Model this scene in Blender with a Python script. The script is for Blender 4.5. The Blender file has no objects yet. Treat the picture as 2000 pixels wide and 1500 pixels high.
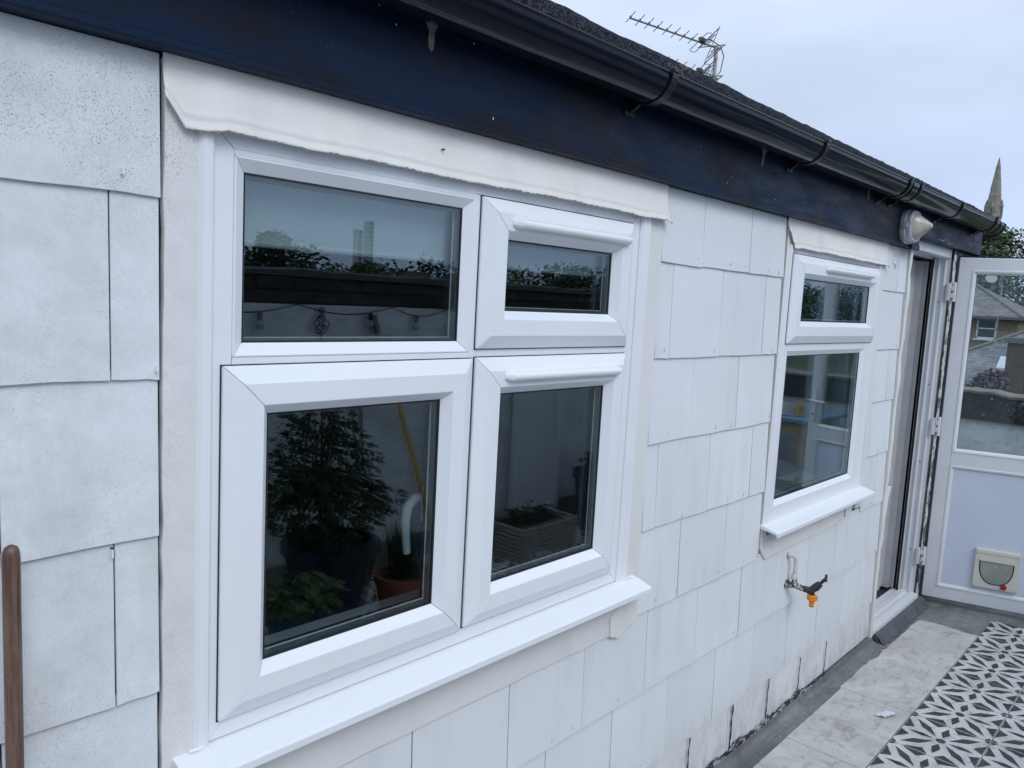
import bpy, math, random
from mathutils import Vector, Matrix, noise
random.seed(7)
R = math.radians
C = bpy.context.scene.collection
sc = bpy.context.scene

# ------------------------------------------------------------------ camera
cam_d = bpy.data.cameras.new('camera')
cam_d.sensor_width = 36.0
cam_d.lens = 1530.0 / 2000.0 * 36.0
cam_d.clip_start = 0.02
cam_d.clip_end = 3000.0
cam = bpy.data.objects.new('camera', cam_d)
C.objects.link(cam)
right = Vector((0.6779499, -0.73320718, 0.05283139))
down = Vector((-0.04568211, -0.11375113, -0.99245848))
fwd = Vector((0.73368731, 0.67042368, -0.11061201))
cam.matrix_world = Matrix(((right.x, -down.x, -fwd.x, 0.0), (right.y, -down.y, -fwd.y, -1.24),
                           (right.z, -down.z, -fwd.z, 1.70), (0, 0, 0, 1)))
sc.camera = cam

# ------------------------------------------------------------------ sky, sun, exposure
SUN_EL, SUN_AZ = R(42), R(-106)          # azimuth from +X towards -Y (in front of the wall)
world = bpy.data.worlds.new('World')
sc.world = world
world.use_nodes = True
wn, wl = world.node_tree.nodes, world.node_tree.links
wn.clear()
wo = wn.new('ShaderNodeOutputWorld')
bg = wn.new('ShaderNodeBackground'); bg.inputs['Strength'].default_value = 0.1
sky = wn.new('ShaderNodeTexSky'); sky.sky_type = 'NISHITA'; sky.sun_disc = False
sky.sun_elevation = SUN_EL
sky.sun_rotation = R(90) - SUN_AZ
tc = wn.new('ShaderNodeTexCoord')
sep = wn.new('ShaderNodeSeparateXYZ'); wl.new(tc.outputs['Generated'], sep.inputs[0])
mx = wn.new('ShaderNodeMath'); mx.operation = 'MAXIMUM'; mx.inputs[1].default_value = 0.0
wl.new(sep.outputs['Z'], mx.inputs[0])
ramp = wn.new('ShaderNodeValToRGB')
ramp.color_ramp.elements[0].position = 0.0; ramp.color_ramp.elements[0].color = (0.46, 0.57, 0.82, 1)
ramp.color_ramp.elements[1].position = 1.0; ramp.color_ramp.elements[1].color = (1.02, 1.16, 1.42, 1)
e = ramp.color_ramp.elements.new(0.45); e.color = (0.84, 0.98, 1.18, 1)
wl.new(mx.outputs[0], ramp.inputs[0])
mp = wn.new('ShaderNodeMapping'); mp.inputs['Scale'].default_value = (1.0, 1.0, 3.2)
wl.new(tc.outputs['Generated'], mp.inputs[0])
nz = wn.new('ShaderNodeTexNoise'); nz.inputs['Scale'].default_value = 1.7; nz.inputs['Detail'].default_value = 5
nz.inputs['Roughness'].default_value = 0.5
wl.new(mp.outputs[0], nz.inputs['Vector'])
mr = wn.new('ShaderNodeMapRange'); mr.inputs[1].default_value = 0.3; mr.inputs[2].default_value = 0.7
mr.inputs[3].default_value = 8.7; mr.inputs[4].default_value = 11.8
wl.new(nz.outputs[0], mr.inputs[0])
vm = wn.new('ShaderNodeVectorMath'); vm.operation = 'SCALE'
wl.new(ramp.outputs[0], vm.inputs[0]); wl.new(mr.outputs[0], vm.inputs['Scale'])
mixs = wn.new('ShaderNodeMix'); mixs.data_type = 'RGBA'; mixs.inputs['Factor'].default_value = 0.93
wl.new(sky.outputs[0], mixs.inputs['A']); wl.new(vm.outputs[0], mixs.inputs['B'])
wl.new(mixs.outputs['Result'], bg.inputs['Color'])
wl.new(bg.outputs[0], wo.inputs[0])

sd = bpy.data.lights.new('sun', 'SUN'); sd.energy = 1.15; sd.angle = R(30); sd.color = (1.0, 0.99, 0.98)
sun = bpy.data.objects.new('sun', sd); C.objects.link(sun)
sv = Vector((math.cos(SUN_EL) * math.cos(SUN_AZ), math.cos(SUN_EL) * math.sin(SUN_AZ), math.sin(SUN_EL)))
sun.rotation_euler = sv.to_track_quat('Z', 'Y').to_euler()
sun.location = (0, -3, 8)
sc.view_settings.view_transform = 'Standard'
sc.view_settings.look = 'None'
sc.view_settings.exposure = 0.0
sc.view_settings.gamma = 1.0
sc.view_settings.use_curve_mapping = False
sc.cycles.transparent_max_bounces = 32
sc.cycles.max_bounces = 10
sc.cycles.glossy_bounces = 6

# ------------------------------------------------------------------ materials
def nodes_of(name):
    m = bpy.data.materials.new(name); m.use_nodes = True
    nt = m.node_tree
    return m, nt.nodes, nt.links, nt.nodes['Principled BSDF']

def noise_node(n, l, scale, detail=4, rough=0.55, mapping=None, coord='Object'):
    tcn = n.new('ShaderNodeNewGeometry') if coord == 'World' else n.new('ShaderNodeTexCoord')
    out = tcn.outputs['Position'] if coord == 'World' else tcn.outputs['Object']
    t = n.new('ShaderNodeTexNoise'); t.inputs['Scale'].default_value = scale
    t.inputs['Detail'].default_value = detail; t.inputs['Roughness'].default_value = rough
    if mapping:
        mpn = n.new('ShaderNodeMapping'); mpn.inputs['Scale'].default_value = mapping
        l.new(out, mpn.inputs[0]); out = mpn.outputs[0]
    l.new(out, t.inputs['Vector'])
    return t

def rampn(n, l, src, p0, p1, v0=0.0, v1=1.0):
    r = n.new('ShaderNodeMapRange'); r.inputs[1].default_value = p0; r.inputs[2].default_value = p1
    r.inputs[3].default_value = v0; r.inputs[4].default_value = v1
    l.new(src, r.inputs[0]); return r.outputs[0]

def mixc(n, l, fac, a, b):
    m = n.new('ShaderNodeMix'); m.data_type = 'RGBA'
    if isinstance(fac, float): m.inputs['Factor'].default_value = fac
    else: l.new(fac, m.inputs['Factor'])
    for key, v in (('A', a), ('B', b)):
        if isinstance(v, tuple): m.inputs[key].default_value = (v[0], v[1], v[2], 1)
        else: l.new(v, m.inputs[key])
    return m.outputs['Result']

def mathn(n, l, op, a, b=None, c=None):
    m = n.new('ShaderNodeMath'); m.operation = op
    for i, v in enumerate((a, b, c)):
        if v is None: continue
        if isinstance(v, (int, float)): m.inputs[i].default_value = v
        else: l.new(v, m.inputs[i])
    return m.outputs[0]

def bump(n, l, bsdf, src, strength, dist):
    b = n.new('ShaderNodeBump'); b.inputs['Strength'].default_value = strength
    b.inputs['Distance'].default_value = dist
    l.new(src, b.inputs['Height']); l.new(b.outputs[0], bsdf.inputs['Normal'])
    return b

def simple(name, col, rough=0.5, metal=0.0, var=0.12, vscale=6.0, bs=0.0, bscale=200.0, bdist=0.001, coat=0.0, map3=None, spec=0.5):
    m, n, l, p = nodes_of(name)
    t = noise_node(n, l, vscale, 5, 0.6, map3)
    f = rampn(n, l, t.outputs[0], 0.3, 0.7)
    lo = tuple(c * (1 - var) for c in col); hi = tuple(min(1, c * (1 + var)) for c in col)
    l.new(mixc(n, l, f, lo, hi), p.inputs['Base Color'])
    p.inputs['Roughness'].default_value = rough; p.inputs['Metallic'].default_value = metal
    p.inputs['Coat Weight'].default_value = coat; p.inputs['Specular IOR Level'].default_value = spec
    if bs:
        b = noise_node(n, l, bscale, 3, 0.6)
        bump(n, l, p, b.outputs[0], bs, bdist)
    return m

def painted_wall(name, base, mould=1.0, grime=0.5, warm=0.3):
    """white masonry paint on fibre cement: fine grain, pinholes, algae speckle, dirt near the deck"""
    m, n, l, p = nodes_of(name)
    geo = n.new('ShaderNodeNewGeometry')
    s = n.new('ShaderNodeSeparateXYZ'); l.new(geo.outputs['Position'], s.inputs[0])
    big = noise_node(n, l, 2.6, 5, 0.6, None, 'World')
    f = rampn(n, l, big.outputs[0], 0.3, 0.7)
    col = mixc(n, l, f, tuple(c * 0.95 for c in base), tuple(c * 1.03 for c in base))
    yel = noise_node(n, l, 5.0, 4, 0.6, (1, 1, 0.6), 'World')
    fy = rampn(n, l, yel.outputs[0], 0.5, 0.75, 0, warm)
    col = mixc(n, l, fy, col, (base[0] * 0.93, base[1] * 0.90, base[2] * 0.82))
    oi = n.new('ShaderNodeObjectInfo')
    ov = rampn(n, l, oi.outputs['Random'], 0, 1, 0.0, 0.30)
    col = mixc(n, l, ov, col, tuple(c * 0.80 for c in base))
    # soft runs of dirt, shifted from slate to slate
    rn_ = n.new('ShaderNodeTexNoise'); rn_.noise_dimensions = '4D'; rn_.inputs['Scale'].default_value = 3.0; rn_.inputs['Detail'].default_value = 5
    mpr = n.new('ShaderNodeMapping'); mpr.inputs['Scale'].default_value = (4.5, 1, 0.7); l.new(geo.outputs['Position'], mpr.inputs[0])
    l.new(mpr.outputs[0], rn_.inputs['Vector']); l.new(mathn(n, l, 'MULTIPLY', oi.outputs['Random'], 30.0), rn_.inputs['W'])
    col = mixc(n, l, rampn(n, l, rn_.outputs[0], 0.52, 0.72, 0, 0.22), col, (0.50, 0.49, 0.46))
    # small vertical scuffs
    sc_ = noise_node(n, l, 9.0, 4, 0.7, (7, 7, 1.0), 'World')
    fs = rampn(n, l, sc_.outputs[0], 0.66, 0.74, 0, 0.22)
    col = mixc(n, l, fs, col, (0.46, 0.46, 0.47))
    # mould speckle
    sp = n.new('ShaderNodeTexVoronoi'); sp.inputs['Scale'].default_value = 230
    l.new(geo.outputs['Position'], sp.inputs['Vector'])
    spn = noise_node(n, l, 60, 3, 0.7, None, 'World')
    spd = rampn(n, l, sp.outputs['Distance'], 0.16, 0.30, 1, 0)
    spa = mathn(n, l, 'MULTIPLY', spd, rampn(n, l, spn.outputs[0], 0.46, 0.54))
    left = rampn(n, l, s.outputs['X'], 0.75, 0.25, 0.0, 1.0)
    area = noise_node(n, l, 2.6, 5, 0.7, None, 'World')
    ar = mathn(n, l, 'MULTIPLY', rampn(n, l, area.outputs[0], 0.42, 0.58, 0.08, 1.2), left)
    zc = mathn(n, l, 'SUBTRACT', s.outputs['Z'], 1.905)
    zb_ = rampn(n, l, mathn(n, l, 'ABSOLUTE', zc), 0.06, 0.14, 1.25, 0.42)
    ar = mathn(n, l, 'MULTIPLY', ar, zb_)
    cl = noise_node(n, l, 6.5, 6, 0.75, None, 'World')
    stn = mathn(n, l, 'MULTIPLY', rampn(n, l, cl.outputs[0], 0.42, 0.68, 0, min(0.95, 0.6 * mould)), left)
    col = mixc(n, l, stn, col, (0.47, 0.48, 0.47))
    spk = mathn(n, l, 'MULTIPLY', spa, mathn(n, l, 'MULTIPLY', ar, 0.75 * mould))
    col = mixc(n, l, spk, col, (0.10, 0.11, 0.09))
    fine = noise_node(n, l, 330, 2, 0.8, None, 'World')
    ff = mathn(n, l, 'MULTIPLY', rampn(n, l, fine.outputs[0], 0.53, 0.62), mathn(n, l, 'MULTIPLY', ar, 0.42 * mould))
    col = mixc(n, l, ff, col, (0.22, 0.22, 0.20))
    # splash-back dirt low down
    low = rampn(n, l, s.outputs['Z'], 0.34, 0.04, 0.0, 1.0)
    gn = noise_node(n, l, 11, 6, 0.75, (1.6, 1.6, 0.8), 'World')
    lf = mathn(n, l, 'MULTIPLY', low, rampn(n, l, gn.outputs[0], 0.42, 0.66, 0, grime))
    col = mixc(n, l, lf, col, (0.20, 0.18, 0.13))
    # greasy brush marks on slates below the window
    l.new(col, p.inputs['Base Color'])
    p.inputs['Roughness'].default_value = 0.62
    p.inputs['Specular IOR Level'].default_value = 0.35
    g1 = noise_node(n, l, 420, 3, 0.7, None, 'World')
    g2 = noise_node(n, l, 38, 4, 0.6, None, 'World')
    g3 = noise_node(n, l, 4, 2, 0.5, None, 'World')
    h = mathn(n, l, 'ADD', mathn(n, l, 'MULTIPLY', g1.outputs[0], 0.16), mathn(n, l, 'ADD', mathn(n, l, 'MULTIPLY', g2.outputs[0], 0.5), mathn(n, l, 'MULTIPLY', g3.outputs[0], 3.0)))
    bump(n, l, p, h, 0.55, 0.0016)
    return m

def glass_mat(name, tint, f0=0.074):
    m, n, l, p = nodes_of(name)
    n.remove(p)
    out = n['Material Output']
    geo = n.new('ShaderNodeNewGeometry')
    d = n.new('ShaderNodeVectorMath'); d.operation = 'DOT_PRODUCT'
    l.new(geo.outputs['Incoming'], d.inputs[0]); l.new(geo.outputs['Normal'], d.inputs[1])
    c = mathn(n, l, 'ABSOLUTE', d.outputs['Value'])
    om = mathn(n, l, 'SUBTRACT', 1.0, c)
    p5 = mathn(n, l, 'POWER', om, 5.0)
    f = mathn(n, l, 'MULTIPLY_ADD', p5, 1 - f0, f0)
    tr = n.new('ShaderNodeBsdfTransparent'); tr.inputs[0].default_value = (*tint, 1)
    gl = n.new('ShaderNodeBsdfGlossy'); gl.inputs['Roughness'].default_value = 0.0
    gl.inputs['Color'].default_value = (0.88, 0.96, 1.0, 1)
    mxs = n.new('ShaderNodeMixShader')
    l.new(f, mxs.inputs[0]); l.new(tr.outputs[0], mxs.inputs[1]); l.new(gl.outputs[0], mxs.inputs[2])
    l.new(mxs.outputs[0], out.inputs[0])
    return m

M = {}
M['tile'] = painted_wall('white_painted_slate', (0.76, 0.79, 0.82), 1.15, 0.42, 0.12)
M['render'] = painted_wall('white_painted_render', (0.765, 0.762, 0.76), 1.7, 0.6, 0.30)
M['lead'] = painted_wall('cream_painted_lead', (0.80, 0.790, 0.760), 0.12, 0.2, 0.55)
M['upvc'] = simple('white_upvc', (0.79, 0.81, 0.85), 0.32, var=0.025, vscale=2.2, bs=0.05, bscale=500, bdist=0.0003)
M['upvc_old'] = simple('older_upvc', (0.70, 0.72, 0.745), 0.34, var=0.05, vscale=4, bs=0.08, bscale=300, bdist=0.0004)
M['vent'] = simple('white_vent_plastic', (0.84, 0.85, 0.87), 0.22, var=0.01)
M['gasket'] = simple('black_rubber', (0.012, 0.012, 0.014), 0.6)
M['spacer'] = simple('grey_spacer', (0.09, 0.10, 0.11), 0.45)
M['spacer_line'] = simple('silver_spacer_edge', (0.55, 0.60, 0.60), 0.35)
M['glass'] = glass_mat('window_glass', (0.86, 0.89, 0.90))
M['door_glass'] = glass_mat('door_glass', (0.93, 0.95, 0.95), 0.022)
M['gutter'] = simple('black_gutter_plastic', (0.0055, 0.009, 0.017), 0.11, var=0.3, vscale=5, bs=0.22, bscale=5, bdist=0.004, map3=(0.6, 3, 3), spec=0.22)
M['bracket'] = simple('black_bracket_plastic', (0.006, 0.007, 0.009), 0.35)
M['edge_dirt'] = simple('dirty_lead_edge', (0.33, 0.30, 0.23), 0.9, var=0.5, vscale=60)

def fascia_mat():
    m, n, l, p = nodes_of('navy_gloss_paint')
    a = noise_node(n, l, 3.2, 4, 0.6, (0.55, 1, 1.6), 'World')
    b = noise_node(n, l, 16, 6, 0.7, (0.35, 1, 1.4), 'World')
    col = mixc(n, l, rampn(n, l, a.outputs[0], 0.47, 0.58), (0.0035, 0.0145, 0.042), (0.0085, 0.0105, 0.018))
    col = mixc(n, l, rampn(n, l, b.outputs[0], 0.60, 0.72, 0, 0.45), col, (0.022, 0.017, 0.020))
    p.inputs['Specular IOR Level'].default_value = 0.16
    c = noise_node(n, l, 260, 2, 0.6, None, 'World')
    c2 = noise_node(n, l, 14, 2, 0.6, None, 'World')
    sp = mathn(n, l, 'MULTIPLY', rampn(n, l, c.outputs[0], 0.765, 0.78), rampn(n, l, c2.outputs[0], 0.5, 0.6))
    col = mixc(n, l, sp, col, (0.35, 0.35, 0.35))
    l.new(col, p.inputs['Base Color'])
    l.new(rampn(n, l, b.outputs[0], 0.3, 0.7, 0.34, 0.60), p.inputs['Roughness'])
    h = noise_node(n, l, 26, 5, 0.6, (0.5, 1, 1.3), 'World')
    h2 = noise_node(n, l, 320, 2, 0.6, None, 'World')
    hh = mathn(n, l, 'ADD', h.outputs[0], mathn(n, l, 'MULTIPLY', h2.outputs[0], 0.12))
    bump(n, l, p, hh, 0.35, 0.003)
    return m
M['fascia'] = fascia_mat()
M['flake'] = simple('bare_primer', (0.24, 0.22, 0.19), 0.8, var=0.35, vscale=60, bs=0.5, bscale=120, bdist=0.001)

def felt_mat():
    m, n, l, p = nodes_of('mineral_felt')
    v = n.new('ShaderNodeTexVoronoi'); v.inputs['Scale'].default_value = 240
    g = n.new('ShaderNodeNewGeometry'); l.new(g.outputs['Position'], v.inputs['Vector'])
    a = noise_node(n, l, 9, 4, 0.7, None, 'World')
    rn = n.new('ShaderNodeSeparateColor'); l.new(v.outputs['Color'], rn.inputs[0])
    col = mixc(n, l, rampn(n, l, rn.outputs[0], 0.35, 1.0), (0.007, 0.009, 0.014), (0.070, 0.080, 0.105))
    col = mixc(n, l, rampn(n, l, a.outputs[0], 0.5, 0.7, 0, 0.6), col, (0.012, 0.014, 0.018))
    l.new(col, p.inputs['Base Color']); p.inputs['Roughness'].default_value = 0.85; p.inputs['Specular IOR Level'].default_value = 0.2
    h = noise_node(n, l, 210, 4, 0.8, None, 'World')
    bump(n, l, p, h.outputs[0], 0.9, 0.004)
    return m
M['felt'] = felt_mat()

def deck_mat():
    m, n, l, p = nodes_of('grey_deck_felt')
    a = noise_node(n, l, 3.5, 7, 0.72, (0.5, 1.2, 1), 'World')
    b = noise_node(n, l, 16, 7, 0.78, None, 'World')
    col = mixc(n, l, rampn(n, l, a.outputs[0], 0.38, 0.62), (0.105, 0.11, 0.115), (0.25, 0.255, 0.255))
    col = mixc(n, l, rampn(n, l, b.outputs[0], 0.52, 0.72, 0, 0.7), col, (0.11, 0.105, 0.085))
    sp = noise_node(n, l, 240, 2, 0.7, None, 'World')
    col = mixc(n, l, rampn(n, l, sp.outputs[0], 0.74, 0.76, 0, 0.7), col, (0.55, 0.55, 0.53))
    l.new(col, p.inputs['Base Color'])
    l.new(rampn(n, l, b.outputs[0], 0.3, 0.7, 0.38, 0.7), p.inputs['Roughness'])
    bump(n, l, p, b.outputs[0], 0.3, 0.004)
    return m
M['deck'] = deck_mat()

def slab_mat(name, c0, c1, dirt):
    m, n, l, p = nodes_of(name)
    a = noise_node(n, l, 4.5, 6, 0.65, None, 'World')
    b = noise_node(n, l, 30, 6, 0.75, (1, 0.6, 1), 'World')
    c = noise_node(n, l, 13, 6, 0.8, (0.7, 1.5, 1), 'World')
    col = mixc(n, l, rampn(n, l, a.outputs[0], 0.35, 0.65), c0, c1)
    col = mixc(n, l, rampn(n, l, b.outputs[0], 0.54, 0.68, 0, 0.6), col, tuple(x * 0.5 for x in c0))
    col = mixc(n, l, rampn(n, l, c.outputs[0], 0.52, 0.68, 0, dirt), col, (0.20, 0.185, 0.15))
    sp = noise_node(n, l, 130, 3, 0.7, None, 'World')
    col = mixc(n, l, rampn(n, l, sp.outputs[0], 0.67, 0.71, 0, 0.7), col, (0.09, 0.09, 0.09))
    l.new(col, p.inputs['Base Color']); p.inputs['Roughness'].default_value = 0.8
    h = noise_node(n, l, 120, 4, 0.8, None, 'World')
    hh = mathn(n, l, 'ADD', mathn(n, l, 'MULTIPLY', h.outputs[0], 0.5), c.outputs[0])
    bump(n, l, p, hh, 0.5, 0.0025)
    return m
M['slab'] = slab_mat('pale_concrete', (0.45, 0.44, 0.415), (0.60, 0.59, 0.56), 0.62)
M['ptile'] = slab_mat('stencilled_slab_white', (0.50, 0.50, 0.475), (0.64, 0.64, 0.61), 0.5)

def stencil_mat():
    m, n, l, p = nodes_of('charcoal_stencil_paint')
    a = noise_node(n, l, 24, 6, 0.75, None, 'World')
    col = mixc(n, l, rampn(n, l, a.outputs[0], 0.35, 0.65), (0.020, 0.022, 0.026), (0.045, 0.047, 0.052))
    b = noise_node(n, l, 160, 3, 0.7, None, 'World')
    col = mixc(n, l, rampn(n, l, b.outputs[0], 0.58, 0.70, 0, 0.7), col, (0.27, 0.27, 0.26))
    c = noise_node(n, l, 5, 6, 0.75, None, 'World')
    col = mixc(n, l, rampn(n, l, c.outputs[0], 0.55, 0.72, 0, 0.35), col, (0.16, 0.155, 0.14))
    l.new(col, p.inputs['Base Color']); p.inputs['Roughness'].default_value = 0.7
    return m
M['stencil'] = stencil_mat()
def tar():
    m, n, l, p = nodes_of('tar_with_paint_scraps')
    a = noise_node(n, l, 34, 6, 0.8, (0.6, 1, 1.6), 'World')
    col = mixc(n, l, rampn(n, l, a.outputs[0], 0.50, 0.55), (0.020, 0.022, 0.026), (0.50, 0.51, 0.50))
    b = noise_node(n, l, 90, 5, 0.8, None, 'World')
    col = mixc(n, l, rampn(n, l, b.outputs[0], 0.55, 0.65, 0, 0.8), col, (0.10, 0.10, 0.10))
    l.new(col, p.inputs['Base Color']); p.inputs['Roughness'].default_value = 0.55
    bump(n, l, p, a.outputs[0], 0.4, 0.0015)
    return m
M['tar'] = tar()
M['tar_plain'] = simple('black_tar', (0.020, 0.022, 0.026), 0.5, var=0.5, vscale=60, bs=0.7, bscale=60, bdist=0.003)
M['dark_joint'] = simple('sarking', (0.018, 0.018, 0.020), 0.9, var=0.3, vscale=20)
M['lead_grey'] = simple('bare_lead', (0.085, 0.09, 0.10), 0.42, var=0.4, vscale=18, bs=0.6, bscale=25, bdist=0.006)

def peeling():
    m, n, l, p = nodes_of('peeling_paint_jamb')
    a = noise_node(n, l, 24, 6, 0.8, (1, 1, 0.45), 'World')
    col = mixc(n, l, rampn(n, l, a.outputs[0], 0.47, 0.51), (0.055, 0.07, 0.09), (0.60, 0.60, 0.58))
    b = noise_node(n, l, 60, 5, 0.8, None, 'World')
    col = mixc(n, l, rampn(n, l, b.outputs[0], 0.55, 0.62, 0, 0.8), col, (0.22, 0.22, 0.20))
    l.new(col, p.inputs['Base Color']); p.inputs['Roughness'].default_value = 0.75
    bump(n, l, p, a.outputs[0], 1.0, 0.006)
    return m
M['peel'] = peeling()
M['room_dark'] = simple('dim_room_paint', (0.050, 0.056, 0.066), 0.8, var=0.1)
M['room'] = simple('room_paint', (0.62, 0.63, 0.61), 0.8, var=0.08)
M['blind'] = simple('pale_blind_fabric', (0.74, 0.80, 0.74), 0.9, var=0.03)
M['curtain'] = simple('grey_curtain', (0.42, 0.425, 0.44), 0.9, var=0.08, vscale=8, bs=0.2, bscale=90, bdist=0.001)
M['cloth'] = simple('white_cloth', (0.70, 0.68, 0.76), 0.9)
M['black'] = simple('black_plastic', (0.012, 0.012, 0.014), 0.35)
M['chrome'] = simple('chrome', (0.7, 0.7, 0.72), 0.12, 1.0, 0.02)
M['alu'] = simple('weathered_aluminium', (0.36, 0.345, 0.33), 0.5, 0.4, 0.15, 30)
M['lampbase'] = simple('grey_lamp_base', (0.38, 0.41, 0.46), 0.45, var=0.2, vscale=18, bs=0.15, bscale=60)
M['diffuser'] = simple('yellowed_diffuser', (0.46, 0.44, 0.37), 0.28, var=0.22, vscale=10, coat=0.3)
M['pipe'] = simple('white_plastic_pipe', (0.60, 0.60, 0.56), 0.4, var=0.15, vscale=25)
def brass():
    m, n, l, p = nodes_of('tarnished_tap_metal')
    a = noise_node(n, l, 70, 5, 0.7)
    col = mixc(n, l, rampn(n, l, a.outputs[0], 0.50, 0.56), (0.05, 0.048, 0.05), (0.55, 0.54, 0.50))
    l.new(col, p.inputs['Base Color']); p.inputs['Roughness'].default_value = 0.5
    p.inputs['Metallic'].default_value = 0.2
    bump(n, l, p, a.outputs[0], 0.5, 0.002)
    return m
M['brass'] = brass()
M['tapdark'] = simple('dark_tap_metal', (0.045, 0.045, 0.05), 0.45, 0.4, 0.4, 60, 0.3, 100, 0.001)
M['orange'] = simple('orange_hose_plastic', (0.80, 0.27, 0.012), 0.4, var=0.08)
M['catflap'] = simple('cream_catflap', (0.66, 0.64, 0.58), 0.35, var=0.03)
M['catclear'] = simple('smoky_flap', (0.30, 0.32, 0.27), 0.15, var=0.15, vscale=12)
M['red'] = simple('red_knob', (0.35, 0.012, 0.02), 0.35)
M['panel'] = simple('door_panel_upvc', (0.62, 0.67, 0.79), 0.24, var=0.05, vscale=2.5)
M['terracotta'] = simple('terracotta', (0.32, 0.11, 0.06), 0.75, var=0.2, vscale=12, bs=0.3, bscale=80)
M['bluepot'] = simple('blue_glazed_pot', (0.012, 0.03, 0.075), 0.2, var=0.3)
M['darkpot'] = simple('dark_glazed_pot', (0.010, 0.014, 0.03), 0.18, var=0.3)
M['soil'] = simple('soil', (0.035, 0.025, 0.018), 0.95, var=0.4, vscale=50, bs=0.8, bscale=50, bdist=0.01)
M['yellow'] = simple('yellow_pole_paint', (0.62, 0.40, 0.03), 0.35, var=0.05)
M['iron'] = simple('wrought_iron', (0.012, 0.012, 0.013), 0.5, 0.3)
M['bulb'] = simple('clear_bulb', (0.30, 0.32, 0.33), 0.08, 0.0, 0.05, coat=1.0)
M['wicker'] = simple('grey_wicker', (0.36, 0.33, 0.30), 0.8, var=0.35, vscale=14, map3=(1, 1, 12), bs=0.8, bscale=60, bdist=0.003)
M['bluetop'] = simple('blue_table_paint', (0.15, 0.27, 0.40), 0.5, var=0.1)
M['woodp'] = simple('pale_wood', (0.42, 0.33, 0.20), 0.6, var=0.2, vscale=6, map3=(1, 1, 8))
M['mug'] = simple('yellow_mug', (0.62, 0.42, 0.10), 0.25, var=0.06)
M['mugw'] = simple('white_mug', (0.70, 0.70, 0.68), 0.25, var=0.04)
M['cushion'] = simple('herringbone_cushion', (0.24, 0.24, 0.27), 0.9, var=0.6, vscale=55)
def wood():
    m, n, l, p = nodes_of('brown_handle_wood')
    a = noise_node(n, l, 7, 8, 0.78, (34, 34, 0.9))
    b = noise_node(n, l, 5, 5, 0.7, (6, 6, 1.0))
    col = mixc(n, l, rampn(n, l, a.outputs[0], 0.35, 0.68), (0.040, 0.019, 0.013), (0.20, 0.11, 0.078))
    col = mixc(n, l, rampn(n, l, b.outputs[0], 0.45, 0.7, 0, 0.55), col, (0.27, 0.19, 0.15))
    l.new(col, p.inputs['Base Color']); p.inputs['Roughness'].default_value = 0.42
    bump(n, l, p, a.outputs[0], 0.25, 0.001)
    return m
M['wood'] = wood()
def leafm(name, c, var=0.45):
    m, n, l, p = nodes_of(name)
    oi = noise_node(n, l, 2.2, 3, 0.6, None, 'World')
    rp = n.new('ShaderNodeNewGeometry')
    r2 = rampn(n, l, rp.outputs['Random Per Island'], 0, 1)
    f = mathn(n, l, 'ADD', mathn(n, l, 'MULTIPLY', r2, 0.6), mathn(n, l, 'MULTIPLY', rampn(n, l, oi.outputs[0], 0.35, 0.65), 0.4))
    l.new(mixc(n, l, f, tuple(x * (1 - var) for x in c), tuple(x * (1 + var) for x in c)), p.inputs['Base Color'])
    p.inputs['Roughness'].default_value = 0.6; p.inputs['Specular IOR Level'].default_value = 0.3
    return m
M['leaf'] = leafm('green_leaf', (0.075, 0.125, 0.045))
M['leafd'] = leafm('dark_leaf', (0.030, 0.058, 0.026))
M['leafp'] = leafm('plum_leaf', (0.12, 0.085, 0.105))
M['leafb'] = leafm('brown_leaf', (0.085, 0.055, 0.035))
M['bark'] = simple('bark', (0.07, 0.055, 0.045), 0.9, var=0.3, vscale=4, bs=0.8, bscale=20, bdist=0.02)
M['grass'] = simple('garden_ground', (0.05, 0.065, 0.03), 0.95, var=0.4, vscale=0.05)
M['white_render'] = slab_mat('whitewashed_render', (0.60, 0.63, 0.65), (0.74, 0.77, 0.79), 0.40)
M['coping'] = slab_mat('blackened_brick_coping', (0.016, 0.017, 0.019), (0.042, 0.040, 0.036), 0.25)

def brick_mat(name, c1, c2, mortar, scale=1.0, bw=0.22, bh=0.075):
    m, n, l, p = nodes_of(name)
    g = n.new('ShaderNodeNewGeometry'); s = n.new('ShaderNodeSeparateXYZ'); l.new(g.outputs['Position'], s.inputs[0])
    cmb = n.new('ShaderNodeCombineXYZ')
    l.new(mathn(n, l, 'ADD', s.outputs['X'], s.outputs['Y']), cmb.inputs[0]); l.new(s.outputs['Z'], cmb.inputs[1])
    b = n.new('ShaderNodeTexBrick'); l.new(cmb.outputs[0], b.inputs['Vector'])
    b.inputs['Color1'].default_value = (*c1, 1); b.inputs['Color2'].default_value = (*c2, 1)
    b.inputs['Mortar'].default_value = (*mortar, 1); b.inputs['Scale'].default_value = scale
    b.inputs['Brick Width'].default_value = bw; b.inputs['Row Height'].default_value = bh
    b.inputs['Mortar Size'].default_value = 0.008
    a = noise_node(n, l, 0.9, 5, 0.7, None, 'World')
    col = mixc(n, l, rampn(n, l, a.outputs[0], 0.45, 0.7, 0, 0.4), b.outputs['Color'], tuple(x * 0.35 for x in c1))
    l.new(col, p.inputs['Base Color']); p.inputs['Roughness'].default_value = 0.85
    return m
M['stockbrick'] = brick_mat('yellow_stock_brick', (0.25, 0.19, 0.115), (0.19, 0.135, 0.085), (0.26, 0.24, 0.20))
M['redbrick'] = brick_mat('red_brick', (0.20, 0.075, 0.05), (0.14, 0.05, 0.035), (0.2, 0.19, 0.17))
M['soot'] = brick_mat('soot_stained_brick', (0.12, 0.085, 0.06), (0.085, 0.06, 0.045), (0.10, 0.09, 0.08))
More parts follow.
